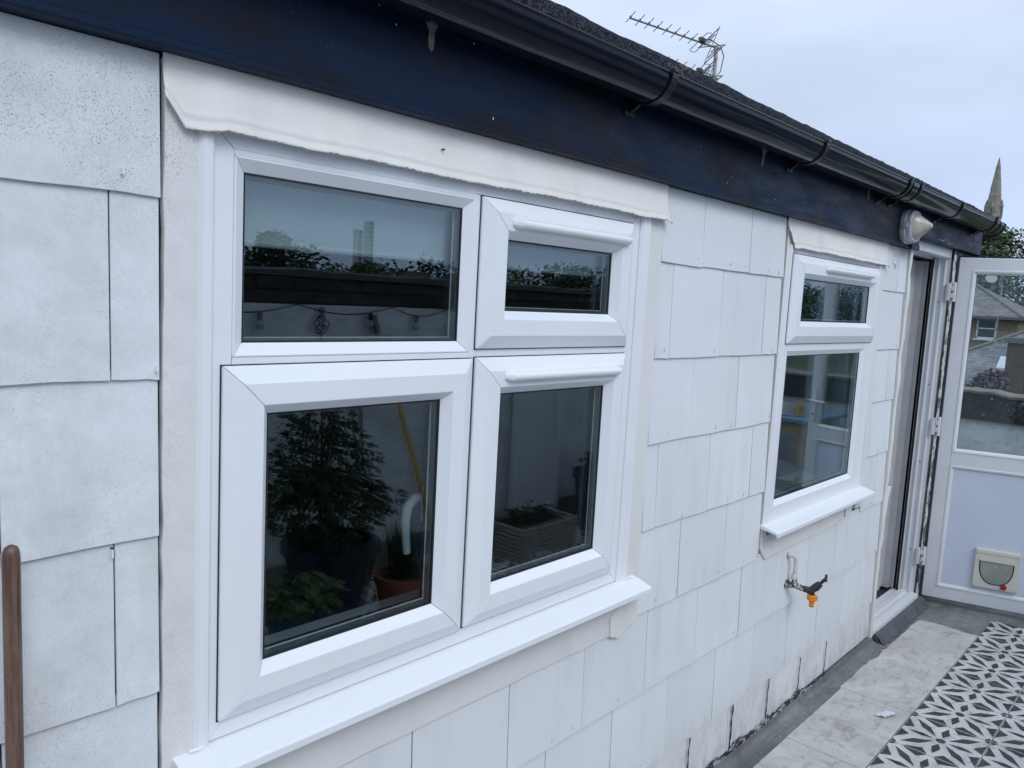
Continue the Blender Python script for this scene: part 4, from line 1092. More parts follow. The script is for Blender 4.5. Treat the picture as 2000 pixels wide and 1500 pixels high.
# ================================================================== AERIAL
ae = thing('roof_aerial', 'television aerial on a pole behind the roof edge, two arms one above the other', 'aerial', (6.5, 2.48, 2.4))
PX, PY = 6.50, 2.45
ab = Vector((5.55, 2.70, 4.025)) - Vector((PX, PY, 4.00)); ab.normalize()
MB().tube([(PX, PY, 2.3), (PX, PY, 4.01)], 0.017, 12).build('mast', M['alu'], ae, smooth=True)
def yagi(z, L=1.02):
    base = Vector((PX, PY, z)); tip = base + ab * L + Vector((0, 0, 0.0))
    bm_ = MB().tube([base - ab * 0.05, tip], 0.009, 4).build('boom', M['alu'], ae)
    h = ab.cross(Vector((0, 0, 1))).normalized()
    if h.y > 0: h = -h
    ed = (h * 0.121 * 0.95 + Vector((0, 0, 0.063 * 0.9)))
    hold = MB()
    for k in range(8):
        c_ = tip - ab * (0.012 + k * 0.102)
        MB().tube([c_ - ed * 0.5 + Vector((0, 0, 0.010)), c_ + ed * 0.5 + Vector((0, 0, 0.010))], 0.0036, 6).build('director', M['alu'], ae)
        hold.box(c_.x - 0.006, c_.x + 0.006, c_.y - 0.006, c_.y + 0.006, c_.z, c_.z + 0.018)
    o = hold.build('element_clips', M['black'], ae); o['kind'] = 'stuff'
    c_ = base + ab * 0.19
    # folded dipole loop
    o1, o2 = ed * 1.15, ab * 0.035
    MB().tube([c_ + o1 * 0.75 + o2, c_ - o1 * 0.75 + o2, c_ - o1 * 0.83, c_ - o1 * 0.75 - o2, c_ + o1 * 0.75 - o2, c_ + o1 * 0.83, c_ + o1 * 0.75 + o2], 0.0035, 6).build('dipole', M['alu'], ae)
    MB().box(c_.x - 0.025, c_.x + 0.045, c_.y - 0.02, c_.y + 0.02, c_.z - 0.005, c_.z + 0.045).build('balun_box', M['black'], ae, bev=0.01)
    # slatted reflector
    rb = base + ab * 0.06
    upv = ed.normalized(); sv_ = ab.cross(upv).normalized()
    rf = MB()
    for s_ in (-1, 1):
        for q in (0.12, 0.45, 0.80):
            rf.tube([rb + sv_ * (0.035 + 0.06 * q) * s_ * 1.1 - upv * 0.14 * q - upv * 0.01, rb + sv_ * (0.035 + 0.06 * q) * s_ * 1.1 + upv * 0.14 * q + upv * 0.01], 0.0060, 4)
        rf.tube([rb, rb + sv_ * s_ * 0.10 + upv * 0.14], 0.005, 4); rf.tube([rb, rb + sv_ * s_ * 0.10 - upv * 0.14], 0.005, 4)
    rf.build('reflector', M['alu'], ae)
yagi(4.00); yagi(3.74)
MB().tube([Vector((PX, PY, 4.0)) + ab * 0.19 + Vector((0, 0, 0.03)), Vector((PX, PY, 4.0)) + ab * 0.08 + Vector((0, 0, 0.05)), (PX + 0.03, PY - 0.02, 4.02), (PX + 0.075, PY - 0.04, 3.94), (PX + 0.05, PY - 0.03, 3.80), (PX, PY - 0.02, 3.75), Vector((PX, PY, 3.74)) + ab * 0.19 + Vector((0, 0, 0.02))], 0.0045, 6).build('cable', M['black'], ae, smooth=True)

# ================================================================== BROOM HANDLE
bh = thing('broom_handle', 'brown wooden round-topped handle leaning upright against the left of the wall', 'handle', (0.30, -0.055, 0))
o = MB().lathe([(0.0112, 0), (0.0112, 1.310), (0.0104, 1.319), (0.0080, 1.325), (0.0030, 1.328)], (0.3085, -0.055, 0.002), 24).build('handle_shaft', M['wood'], bh, smooth=True)

# ================================================================== TERRACE DECK
deck = tag(bpy.data.objects.new('terrace_deck', None), kind='structure'); C.objects.link(deck); ORG[deck.name] = Vector((0, 0, 0))
box('deck_felt', M['deck'], deck, -2.0, 6.8, -2.53, 0.0, -0.2, 0.0)
# plain slabs along the wall
xj = [3.575 - 0.3 * k for k in range(0, 16)][::-1]
r_ = random.Random(12)
for a, b in zip(xj[:-1], xj[1:]):
    t = r_.uniform(0.0, 0.002)
    MB().extr([(a + 0.0015, -0.402), (b - 0.0015, -0.402), (b - 0.0015, -0.104 + r_.uniform(-0.002, 0.002)), (a + 0.0015, -0.104 + r_.uniform(-0.002, 0.002))], 'z', 0.0005, 0.010 + t).build('paving_slab', M['slab'], deck, bev=0.0025)
edge = []
n = 40
for k in range(n + 1):
    x = 3.577 + (4.735 - 3.577) * k / n
    edge.append((x, -0.096 + 0.006 * noise.noise(Vector((x * 9, 0, 0))) + 0.004 * noise.noise(Vector((x * 35, 0, 0))) + (-0.010 if x > 4.0 else 0)))
for k in range(1, 12):
    t = k / 12; edge.append((4.745 + 0.04 * t * (1 - t) * 2 + 0.012 * noise.noise(Vector((t * 6, 9, 0))), -0.10 - 0.302 * t))
edge += [(4.77, -0.402), (3.577, -0.402)]
MB().extr(edge[::-1], 'z', 0.0005, 0.011).build('paving_slab', M['slab'], deck, bev=0.002)

# stencilled tiles: white slab + charcoal star pattern (as paint film), 4 painted variants
def stencil_mesh(seed):
    r_ = random.Random(seed); mb = MB()
    def poly(pts, sub=4, amp=0.006):
        out = []
        n = len(pts)
        for i in range(n):
            a, b = pts[i], pts[(i + 1) % n]
            for k in range(sub):
                t = k / sub; j = 0 if k == 0 else amp
                out.append((a[0] + (b[0] - a[0]) * t + r_.uniform(-j, j) * 0.6, a[1] + (b[1] - a[1]) * t + r_.uniform(-j, j) * 0.6))
        out = [(min(0.988, max(0.012, u)), min(0.988, max(0.012, v))) for u, v in out]
        mb.add([(u * 0.3, v * 0.295, 0) for u, v in out], [tuple(range(len(out)))])
    def circ(cx, cy, r, a0=0, a1=360, n=18):
        pts = [(cx + r * math.cos(R(a0 + (a1 - a0) * k / n)), cy + r * math.sin(R(a0 + (a1 - a0) * k / n))) for k in range(n + (0 if a1 - a0 == 360 else 1))]
        if a1 - a0 != 360: pts.append((cx, cy))
        mb.add([(u * 0.3, v * 0.295, 0) for u, v in [(min(0.988, max(0.012, p[0])), min(0.988, max(0.012, p[1]))) for p in pts]], [tuple(range(len(pts)))])
    circ(0.5, 0.5, 0.06)
    for cx, cy, a in ((0, 0, 0), (1, 0, 90), (1, 1, 180), (0, 1, 270)): circ(cx, cy, 0.075, a, a + 90, 6)
    for q in range(4):
        ca, sa = math.cos(math.pi / 2 * q), math.sin(math.pi / 2 * q)
        def rt(p): return (0.5 + (p[0] - .5) * ca - (p[1] - .5) * sa, 0.5 + (p[0] - .5) * sa + (p[1] - .5) * ca)
        # diagonal long petal
        poly([rt(p) for p in ((0.425, 0.425), (0.30, 0.215), (0.095, 0.095), (0.215, 0.30))])
        if q % 2 == 0: poly([rt(p) for p in ((0.40, 0.50), (0.26, 0.445), (0.09, 0.50), (0.26, 0.555))])
        else: poly([rt(p) for p in ((0.40, 0.50), (0.26, 0.455), (0.09, 0.50), (0.26, 0.545))])
        # half kites on the tile edge
        for f in (lambda p: p, lambda p: (1 - p[0], p[1])):
            poly([rt(f(p)) for p in ((0.16, 0.012), (0.37, 0.135), (0.455, 0.012))])
    me = bpy.data.meshes.new('stencil_pattern')
    me.from_pydata([tuple(v) for v in mb.v], [], mb.f); me.materials.append(M['stencil'])
    return me
SM = [stencil_mesh(s_) for s_ in range(4)]
def tile_mesh():
    mb = MB().box(0.0018, 0.2982, 0.0018, 0.2932, 0, 0.0115)
    me = bpy.data.meshes.new('stencilled_tile'); me.from_pydata([tuple(v) for v in mb.v], [], mb.f); me.materials.append(M['ptile']); return me
TMh = tile_mesh()
r_ = random.Random(5)
for i in range(-6, 16):
    for j in range(7):
        x = 3.575 + 0.3 * (i - 10); x = 0.275 + 0.3 * (i + 1)
        y = -0.405 - 0.295 * (j + 1)
        if x > 4.80: continue
        o = bpy.data.objects.new('stencilled_tile', TMh); C.objects.link(o); o.parent = deck
        dz = r_.uniform(-0.0010, 0.0018)
        o.location = (x, y, 0.0005 + dz); o.rotation_euler.z = R(r_.uniform(-0.3, 0.3))
        p_ = bpy.data.objects.new('stencil_pattern', SM[(i * 3 + j) % 4]); C.objects.link(p_); p_.parent = o
        p_.location = (0, 0, 0.0125)
# debris
mb = MB(); r_ = random.Random(8)
for k in range(150):
    x = r_.uniform(1.8, 5.0); y = r_.choice([r_.uniform(-0.10, -0.04), r_.uniform(-0.40, -0.03)]); z = 0.001 if y > -0.097 else 0.0135
    s_ = r_.uniform(0.001, 0.0035) * (2 if r_.random() < 0.1 else 1); a = r_.uniform(0, 3.14)
    mb.add([(x + s_ * math.cos(a), y + s_ * math.sin(a), z + 0.0008), (x - s_ * math.sin(a), y + s_ * 0.6 * math.cos(a), z + 0.0014), (x - s_ * math.cos(a), y - s_ * math.sin(a), z + 0.0004), (x + s_ * math.sin(a) * .6, y - s_ * math.cos(a), z + 0.002)], [(0, 1, 2, 3)])
tag(mb.build('paint_crumbs', M['debris']), 'white paint crumbs scattered along the foot of the wall', 'debris', kind='stuff')
t = MB(); vs = []; n = 8
for i in range(n + 1):
    for k in range(4):
        u = i / n; vs.append((3.50 - 0.075 * u + 0.006 * math.sin(k * 2), -0.345 + 0.012 * (k - 1.5) + 0.028 * u, 0.014 + 0.006 * abs(math.sin(i * 1.3 + k)) + 0.004))
o = t.add(vs, [(i * 4 + k, (i + 1) * 4 + k, (i + 1) * 4 + k + 1, i * 4 + k + 1) for i in range(n) for k in range(3)]).build('plastic_scrap', M['cloth'], smooth=True)
tag(o, 'crumpled scrap of clear plastic lying on the pale slabs', 'litter')

# ================================================================== TERRACE PARAPETS
pw = thing('parapet_wall', 'whitewashed end parapet with blackened top beyond the open door', 'wall', (6.9, -1.2, 0))
box('render', M['white_render'], pw, 6.80, 7.02, -2.53, 1.6, -3.0, 0.955, bev=0.01)
vs = []; n = 60
for k in range(n + 1):
    y = -2.55 + 4.15 * k / n; t = 1.165 + 0.02 * noise.noise(Vector((y * 3, 0, 0))) + 0.01 * noise.noise(Vector((y * 11, 0, 0)))
    vs += [(6.775, y, 0.955), (6.770, y, t - 0.05), (6.78, y, t - 0.012), (6.83, y, t), (7.00, y, t), (7.05, y, 0.955)]
fs = [(i * 6 + k, (i + 1) * 6 + k, (i + 1) * 6 + (k + 1) % 6, i * 6 + (k + 1) % 6) for i in range(n) for k in range(6)] + [tuple(range(6)), tuple(range(n * 6, n * 6 + 6))[::-1]]
MB().add(vs, fs).build('coping', M['coping'], pw)
vs = []; n = 80
for k in range(n + 1):
    y = -2.54 + 4.13 * k / n; t = 1.172 + 0.02 * noise.noise(Vector((y * 3, 0, 0))) + 0.01 * noise.noise(Vector((y * 11, 0, 0)))
    vs += [(6.755, y, t - 0.022), (6.752, y, t - 0.004), (6.79, y, t + 0.006), (6.99, y, t + 0.006), (6.99, y, t - 0.02)]
fs = [(i * 5 + k, (i + 1) * 5 + k, (i + 1) * 5 + (k + 1) % 5, i * 5 + (k + 1) % 5) for i in range(n) for k in range(5)]
MB().add(vs, fs).build('capping', simple('old_mortar_cap', (0.20, 0.18, 0.15), 0.9, var=0.3, vscale=20), pw)
mb = MB(); r_ = random.Random(31)
for k in range(26):
    y = r_.uniform(-0.6, 0.4); z = r_.uniform(0.98, 1.15); s_ = r_.uniform(0.002, 0.008)
    mb.box(6.762, 6.770, y, y + s_, z, z + s_ * 1.2)
o = mb.build('bird_droppings', M['debris'], pw); o['kind'] = 'stuff'

sw = thing('side_wall', 'long whitewashed terrace wall facing the windows, seen mirrored in the glass', 'wall', (2.4, -2.6, 0))
box('render', M['white_render'], sw, -2.0, 6.8, -2.75, -2.53, -3.0, 1.60, bev=0.01)
box('felt_skirting', M['deck'], sw, -2.0, 6.79, -2.529, -2.51, 0.0, 0.15, bev=0.004)
r_ = random.Random(14)
for c_ in range(2):
    x = -2.0 - 0.11 * c_
    while x < 6.78:
        w = 0.215 + r_.uniform(-0.004, 0.004); z0 = 1.602 + 0.074 * c_
        MB().box(max(-2.0, x) + 0.005, min(x + w, 6.79), -2.760 + r_.uniform(-0.004, 0.004), -2.522 + r_.uniform(-0.006, 0.006), z0, z0 + 0.066).build('coping_brick', M['oldbrick'], sw, bev=0.004, seg=1)
        x += w + 0.008
box('mortar_bed', M['coping'], sw, -2.0, 6.79, -2.748, -2.532, 1.6005, 1.748)
vs = []; n = 150
for k in range(n + 1):
    x = -2.0 + 8.79 * k / n; t = 1.792 + 0.018 * noise.noise(Vector((x * 2.2, 0, 0))) + 0.010 * noise.noise(Vector((x * 9, 0, 0)))
    vs += [(x, -2.51, 1.748), (x, -2.53, t - 0.012), (x, -2.60, t), (x, -2.74, t - 0.01), (x, -2.77, 1.748)]
fs = [(i * 5 + k, (i + 1) * 5 + k, (i + 1) * 5 + (k + 1) % 5, i * 5 + (k + 1) % 5) for i in range(n) for k in range(5)]
MB().add(vs, fs).build('mortar_capping', M['coping'], sw)

# mirrored garden: pots, pole, lights, trough
def leaves(mb, c, rx, ry, rz, n, s, seed, droop=0.3, hollow=0.25):
    r_ = random.Random(seed)
    for k in range(n):
        while True:
            p = Vector((r_.uniform(-1, 1), r_.uniform(-1, 1), r_.uniform(-1, 1)))
            if hollow < p.length < 1: break
        q = Vector((c[0] + p.x * rx, c[1] + p.y * ry, c[2] + p.z * rz))
        d = Vector((p.x + r_.uniform(-.7, .7), p.y + r_.uniform(-.7, .7), r_.uniform(-.6, .5) - droop)).normalized()
        w = d.cross(Vector((r_.uniform(-1, 1), r_.uniform(-1, 1), r_.uniform(0.2, 1)))).normalized()
        L = s * r_.uniform(0.6, 1.3); W = L * 0.28
        mb.add([q, q + d * L * 0.5 + w * W, q + d * L, q + d * L * 0.5 - w * W], [(0, 1, 2, 3)])
def pot(t, c, r, h, mat, rim=0.02, taper=0.75):
    MB().lathe([(r * taper, 0), (r * 0.93, h - 0.05), (r * 0.93, h - 0.045), (r, h - 0.04), (r, h), (r - rim, h), (r - rim, h - 0.03), (r * 0.5, h - 0.03)], c, 32).build('pot', M[mat], t, smooth=True)
    MB().lathe([(r - rim - 0.002, 0), (0.01, 0.012)], (c[0], c[1], c[2] + h - 0.032), 20).build('soil', M['soil'], t)
t = thing('shrub_pot', 'tall bushy evergreen shrub in a large dark glazed pot against the side wall', 'plant', (2.17, -1.9, 0.012))
pot(t, (2.17, -1.9, 0.012), 0.24, 0.46, 'darkpot', 0.03, 0.6)
mb = MB(); r_ = random.Random(77)
for k in range(16):
    a = r_.uniform(0, 6.28); mb.tube([(2.17, -1.9, 0.44), (2.17 + 0.14 * math.cos(a), -1.9 + 0.14 * math.sin(a), 0.8 + 0.1 * r_.random()), (2.17 + 0.12 * math.cos(a + .4), -1.9 + 0.12 * math.sin(a + .4), 1.15 + 0.15 * r_.random())], [0.009, 0.006, 0.002], 5)
mb.build('stems', M['bark'], t)
mb = MB()
for c_, rr, n in (((2.13, -1.9, 0.66), (0.29, 0.28, 0.20), 1100), ((2.12, -1.9, 0.87), (0.27, 0.24, 0.22), 800), ((2.10, -1.9, 1.10), (0.18, 0.17, 0.20), 450), ((2.10, -1.9, 1.26), (0.11, 0.11, 0.12), 160), ((2.36, -1.85, 0.66), (0.16, 0.14, 0.10), 180), ((1.90, -1.9, 0.75), (0.16, 0.14, 0.18), 180)):
    leaves(mb, c_, *rr, n, 0.045, n)
o = mb.build('foliage', M['leafd'], t); o['kind'] = 'stuff'
t = thing('low_plant_pot', 'low green plant in a small blue pot in front of the tall shrub', 'plant', (1.70, -1.42, 0.012))
pot(t, (1.70, -1.42, 0.012), 0.14, 0.40, 'bluepot', 0.015, 0.7)
mb = MB(); leaves(mb, (1.70, -1.42, 0.46), 0.16, 0.16, 0.08, 500, 0.04, 5)
o = mb.build('foliage', M['leaf'], t); o['kind'] = 'stuff'
t = thing('grass_pot', 'terracotta pot of upright grassy plants', 'plant', (2.56, -1.80, 0.012))
pot(t, (2.56, -1.80, 0.012), 0.16, 0.24, 'terracotta', 0.02, 0.72)
mb = MB(); r_ = random.Random(6)
for k in range(150):
    a = r_.uniform(0, 6.28); q = r_.uniform(0, 0.09); x, y = 2.56 + q * math.cos(a), -1.80 + q * math.sin(a); hh = r_.uniform(0.16, 0.32)
    lx, ly = r_.uniform(-0.06, 0.06), r_.uniform(-0.06, 0.06)
    mb.add([(x - 0.003, y, 0.22), (x + 0.003, y, 0.22), (x + 0.003 + lx * .4, y + ly * .4, 0.22 + hh * .6), (x + lx, y + ly, 0.22 + hh), (x - 0.003 + lx * .4, y + ly * .4, 0.22 + hh * .6)], [(0, 1, 2, 3, 4)])
o = mb.build('grass_blades', M['leafd'], t); o['kind'] = 'stuff'
t = thing('long_pole', 'yellow telescopic pole with dark grips leaning on the side wall', 'pole', (3.2, -2.2, 0))
p0, p1 = Vector((3.20, -2.20, 0.012)), Vector((2.86, -2.505, 1.55))
MB().tube([p0, p0.lerp(p1, 0.76)], 0.016, 12).build('lower_tube', M['yellow'], t, smooth=True)
MB().tube([p0.lerp(p1, 0.76), p0.lerp(p1, 0.86)], 0.021, 12).build('grip', M['tapdark'], t, smooth=True)
MB().tube([p0.lerp(p1, 0.70), p0.lerp(p1, 0.93)], 0.0125, 12).build('upper_tube', M['yellow'], t, smooth=True)
MB().tube([p0.lerp(p1, 0.93), p1], [0.020, 0.022], 12).build('end_grip', M['tapdark'], t, smooth=True)
t = thing('iron_stake', 'black garden stake with twisted basket finial standing in the shrub pot', 'plant stake', (2.10, -1.9, 0.4))
MB().tube([(2.10, -1.9, 0.42), (2.10, -1.9, 1.475)], 0.006, 8).build('rod', M['iron'], t, smooth=True)
mb = MB()
for q in range(4):
    pts = []
    for k in range(13):
        u = k / 12; a = q * math.pi / 2 + u * math.pi * 1.2; rr = 0.032 * math.sin(math.pi * u) ** 0.9 + 0.004
        pts.append((2.10 + rr * math.cos(a), -1.9 + rr * math.sin(a), 1.475 + 0.095 * u))
    mb.tube(pts, 0.004, 6)
mb.build('basket', M['iron'], t, smooth=True)
MB().lathe([(0.002, -0.016), (0.011, -0.012), (0.016, 0), (0.011, 0.012), (0.002, 0.016)], (2.10, -1.9, 1.592), 12).build('ball', M['iron'], t, smooth=True)
# festoon lights
t = thing('string_lights', 'black festoon cable with clear bulbs sagging along the side wall', 'string lights', (2.5, -2.5, 1.6))
pts = []; sp = [1.2, 1.75, 2.35, 3.0, 3.45, 4.2, 5.0]
for a, b in zip(sp[:-1], sp[1:]):
    for k in range(8):
        u = k / 8; pts.append((a + (b - a) * u, -2.50, 1.598 - 0.05 * math.sin(math.pi * u)))
pts.append((5.0, -2.5, 1.598))
MB().tube(pts, 0.004, 6).build('cable', M['iron'], t, smooth=True)
for x in (1.45, 1.80, 2.12, 2.50, 2.83, 3.18, 3.62, 4.0, 4.5):
    i = min(range(len(pts)), key=lambda q: abs(pts[q][0] - x)); zc = pts[i][2]
    h_ = MB().lathe([(0.012, -0.035), (0.013, 0.0), (0.006, 0.006)], (x, -2.49, zc - 0.008), 10).build('bulb_holder', M['iron'], t, smooth=True)
    MB().lathe([(0.003, -0.052), (0.016, -0.046), (0.023, -0.032), (0.021, -0.018), (0.012, 0)], (x, -2.49, zc - 0.043), 12).build('bulb', M['bulb'], h_, smooth=True)
# slatted planter trough
t = thing('planter_box', 'grey woven planter box by the side wall', 'planter', (3.85, -2.1, 0.012))
for k in range(8):
    z = 0.014 + k * 0.028
    MB().box(3.66, 4.20, -2.305, -2.29, z, z + 0.022).box(3.66, 4.20, -1.96, -1.945, z, z + 0.022).box(3.65, 3.665, -2.30, -1.95, z, z + 0.022).box(4.195, 4.21, -2.30, -1.95, z, z + 0.022).build('slat', M['wicker'], t, bev=0.004, seg=1)
MB().box(3.670, 4.190, -2.285, -1.965, 0.012, 0.20).build('soil', M['soil'], t)
mb = MB(); leaves(mb, (3.93, -2.12, 0.27), 0.20, 0.12, 0.05, 160, 0.04, 15)
o = mb.build('foliage', M['leafd'], t); o['kind'] = 'stuff'
t = thing('tree_pot', 'thin bare-stemmed young tree in a wide blue pot', 'plant', (4.78, -2.12, 0.012))
pot(t, (4.78, -2.12, 0.012), 0.27, 0.42, 'bluepot', 0.02, 0.8)
MB().tube([(4.78, -2.12, 0.4), (4.75, -2.13, 0.9), (4.80, -2.12, 1.5), (4.77, -2.12, 1.95)], [0.014, 0.012, 0.009, 0.004], 7).tube([(4.76, -2.12, 1.2), (4.62, -2.1, 1.5)], [0.006, 0.002], 5).tube([(4.79, -2.12, 1.4), (4.93, -2.12, 1.75)], [0.006, 0.002], 5).build('trunk', M['bark'], t, smooth=True)
mb = MB(); leaves(mb, (4.78, -2.12, 0.50), 0.22, 0.22, 0.10, 500, 0.04, 16); leaves(mb, (4.78, -2.12, 1.75), 0.3, 0.25, 0.25, 260, 0.05, 17)
o = mb.build('foliage', M['leafd'], t); o['kind'] = 'stuff'
t = thing('old_window_frame', 'white moulded frame leaning against the side wall behind the planter', 'frame', (4.5, -2.48, 0.1))
ring(['frame_member'] * 4, M['upvc_old'], t, (4.10, 4.62, 0.10, 1.585), [(0, -2.508), (0, -2.455), (0.03, -2.445), (0.06, -2.46), (0.06, -2.508)])
box('panel', M['upvc_old'], t, 4.155, 4.565, -2.50, -2.49, 0.155, 1.53)
# blue-topped table with mugs beyond the door
t = thing('side_table', 'wooden table with pale blue top beyond the open door', 'table', (6.2, -1.45, 0))
box('tabletop', M['bluetop'], t, 5.80, 6.60, -1.95, -1.02, 0.862, 0.892, bev=0.003)
box('apron', M['woodp'], t, 5.84, 6.56, -1.91, -1.06, 0.775, 0.861, bev=0.003)
for x in (5.85, 6.50):
    for y in (-1.90, -1.12): box('leg', M['woodp'], t, x, x + 0.05, y, y + 0.05, 0.0, 0.774, bev=0.003)
def mug(x, y, z, body, label, printed=False):
    t = thing('mug', label, 'mug', (x, y, z), group='mugs on the blue table')
    MB().lathe([(0.030, 0.0), (0.040, 0.004), (0.041, 0.094), (0.0385, 0.094), (0.0375, 0.010), (0.005, 0.010)], (x, y, z), 28).build('body', M[body], t, smooth=True)
    d = Vector((-0.65, -0.76, 0)); c_ = Vector((x, y, z))
    MB().tube([c_ + d * (0.038 + 0.028 * math.sin(math.pi * k / 8)) + Vector((0, 0, 0.015 + 0.065 * k / 8)) for k in range(9)], 0.005, 8).build('handle', M[body], t, smooth=True)
    if printed:
        # heart and letters as flat print facing the reader
        f = Vector((-0.93, 0.38, 0)).normalized(); s_ = Vector((f.y, -f.x, 0)) * 1
        def cyl(u, v): a = u / 0.0415; return c_ + (f * math.cos(a) + s_ * math.sin(a)) * 0.0417 + Vector((0, 0, v))
        hp_ = []
        for k in range(24):
            a = 2 * math.pi * k / 24
            hp_.append(cyl(0.0011 * 16 * math.sin(a) ** 3, 0.062 + 0.0010 * (13 * math.cos(a) - 5 * math.cos(2 * a) - 2 * math.cos(3 * a) - math.cos(4 * a))))
        MB().add(hp_, [tuple(range(24))]).build('heart_print', M['heart'], t)
        mbx = MB()
        def stroke(p, q, w=0.0022):
            d2 = Vector((q[0] - p[0], q[1] - p[1], 0)).normalized(); nx_, ny_ = -d2.y * w / 2, d2.x * w / 2
            mbx.add([cyl(p[0] + nx_, p[1] + ny_), cyl(q[0] + nx_, q[1] + ny_), cyl(q[0] - nx_, q[1] - ny_), cyl(p[0] - nx_, p[1] - ny_)], [(0, 1, 2, 3)])
        stroke((-0.012, 0.036), (-0.006, 0.026)); stroke((0.0, 0.036), (-0.006, 0.026)); stroke((-0.006, 0.026), (-0.006, 0.014))
        stroke((0.008, 0.014), (0.008, 0.036))
        mbx.build('letter_print', M['black'], t)
mug(5.98, -1.165, 0.892, 'mug', 'yellow mug printed with a red heart on the blue table', True)
mug(5.95, -1.28, 0.892, 'mugw', 'plain white mug beside the yellow one on the blue table')
t = thing('cushion', 'grey herringbone cushion on the low bench by the table', 'cushion', (5.7, -1.15, 0.42))
vs = []; nn = 12
for i in range(nn + 1):
    for k in range(nn + 1):
        u, v = i / nn * 2 - 1, k / nn * 2 - 1; hgt = 0.06 * (1 - u ** 4) * (1 - v ** 4)
        vs += [(5.78 + 0.10 * v, -1.25 + 0.2 * u, 0.42 + hgt + 0.06 + 0.04 * v), (5.78 + 0.10 * v, -1.25 + 0.2 * u, 0.42 - hgt + 0.06 + 0.04 * v)]
q = nn + 1
fs = [(2 * (i * q + k), 2 * ((i + 1) * q + k), 2 * ((i + 1) * q + k + 1), 2 * (i * q + k + 1)) for i in range(nn) for k in range(nn)]
fs += [(2 * (i * q + k) + 1, 2 * (i * q + k + 1) + 1, 2 * ((i + 1) * q + k + 1) + 1, 2 * ((i + 1) * q + k) + 1) for i in range(nn) for k in range(nn)]
MB().add(vs, fs).build('cover', M['cushion'], t, smooth=True)
t = thing('low_bench', 'low dark bench under the blue-topped table edge', 'bench', (5.78, -1.25, 0))
box('seat', M['tapdark'], t, 5.66, 5.795, -1.55, -1.02, 0.36, 0.40, bev=0.004)
for x in (5.67, 5.76):
    for y in (-1.54, -1.06): box('leg', M['tapdark'], t, x, x + 0.03, y, y + 0.03, 0, 0.36)

# ================================================================== FAR THINGS
def tree(name, label, x, y, h, rx, mat, seed, n=1500, s=0.55, zb=-6.0, group=None, rz=None, crown0=0.30, blobs=9):
    r_ = random.Random(seed)
    t = thing(name, label, 'tree', (x, y, zb), group)
    top = zb + h
    MB().tube([(x, y, zb), (x + r_.uniform(-.3, .3), y, zb + h * 0.35), (x + r_.uniform(-.5, .5), y, zb + h * 0.8)], [h * 0.022, h * 0.016, h * 0.005], 7).build('trunk', M['bark'], t, smooth=True)
    mb = MB(); cz0 = zb + h * crown0
    for b in range(blobs):
        f = b / (blobs - 1); a = r_.uniform(0, 6.28)
        zz = cz0 + (top - cz0) * (0.12 + 0.74 * f); rr = rx * math.sqrt(max(0.08, 1 - (abs(f - 0.35) / 0.75) ** 2))
        q = rr * r_.uniform(0.2, 0.62); br = rr * r_.uniform(0.45, 0.7)
        leaves(mb, (x + q * math.cos(a), y + q * math.sin(a), zz), br, br, br * 0.75, n // blobs, s, seed * 31 + b, 0.1, 0.45)
    o = mb.build('crown', mat, t); o['kind'] = 'stuff'
    return t
# behind the door: line of trees past the houses, and the crown right of the gutter
KX = [(72, 21.5, 17.0, 5.5, 'leaf', 'mid green round tree directly behind the gutter end'), (70, 15.2, 16.4, 5.0, 'leafd', 'dark green tree behind the brick house roof'), (76, 9.5, 16.2, 5.5, 'leafb', 'brownish tree right of the dark green one'),
      (84, 15.5, 17.2, 5.6, 'leaf', 'taller pale tree between the spire and the brick house'), (80, 4.0, 15.0, 5.5, 'leafd', 'dark tree at the far right of the row'), (66, 26, 15, 5, 'leafd', 'dark tree hidden mostly by the house corner')]
for i, (x, y, h, rx, mt, lb) in enumerate(KX):
    tree('leafy_tree', lb, x, y, h, rx, M[mt], 40 + i, 3600, 0.42, group='trees past the brick houses')
tree('plum_tree', 'purple-leaved plum tree in front of the lower slate roof', 33.0, 5.35, 6.15, 1.25, M['leafp'], 70, 3000, 0.15, zb=-6.0, crown0=0.55)

def sash_win(parent, X, yc, zc, w, h, lintel=True):
    f = MB()
    f.box(X - 0.06, X + 0.02, yc - w / 2, yc - w / 2 + 0.08, zc - h / 2, zc + h / 2).box(X - 0.06, X + 0.02, yc + w / 2 - 0.08, yc + w / 2, zc - h / 2, zc + h / 2)
    f.box(X - 0.06, X + 0.02, yc - w / 2, yc + w / 2, zc + h / 2 - 0.08, zc + h / 2 + .001).box(X - 0.06, X + 0.02, yc - w / 2, yc + w / 2, zc - 0.04, zc + 0.04).box(X - 0.06, X + 0.02, yc - w / 2, yc + w / 2, zc - h / 2 - 0.01, zc - h / 2 + 0.09)
    w_ = f.build('window', M['frost'], parent)
    MB().box(X - 0.02, X + 0.03, yc - w / 2 + 0.05, yc + w / 2 - 0.05, zc - h / 2, zc + h / 2).build('pane', M['farglass'], w_)
    MB().box(X - 0.14, X, yc - w / 2 - 0.12, yc + w / 2 + 0.12, zc - h / 2 - 0.12, zc - h / 2 - 0.012).build('sill', M['frost'], w_)
    if lintel: MB().box(X - 0.08, X + 0.01, yc - w / 2 - 0.18, yc + w / 2 + 0.18, zc + h / 2 + 0.01, zc + h / 2 + 0.20).build('lintel', M['frost'], w_)
ha = thing('brick_house', 'yellow brick house with hipped slate roof seen through the door glass', 'house', (63, 13, -6))
box('wall', M['stockbrick'], ha, 58.0, 67.0, 8.9, 20.0, -6.0, 2.0)
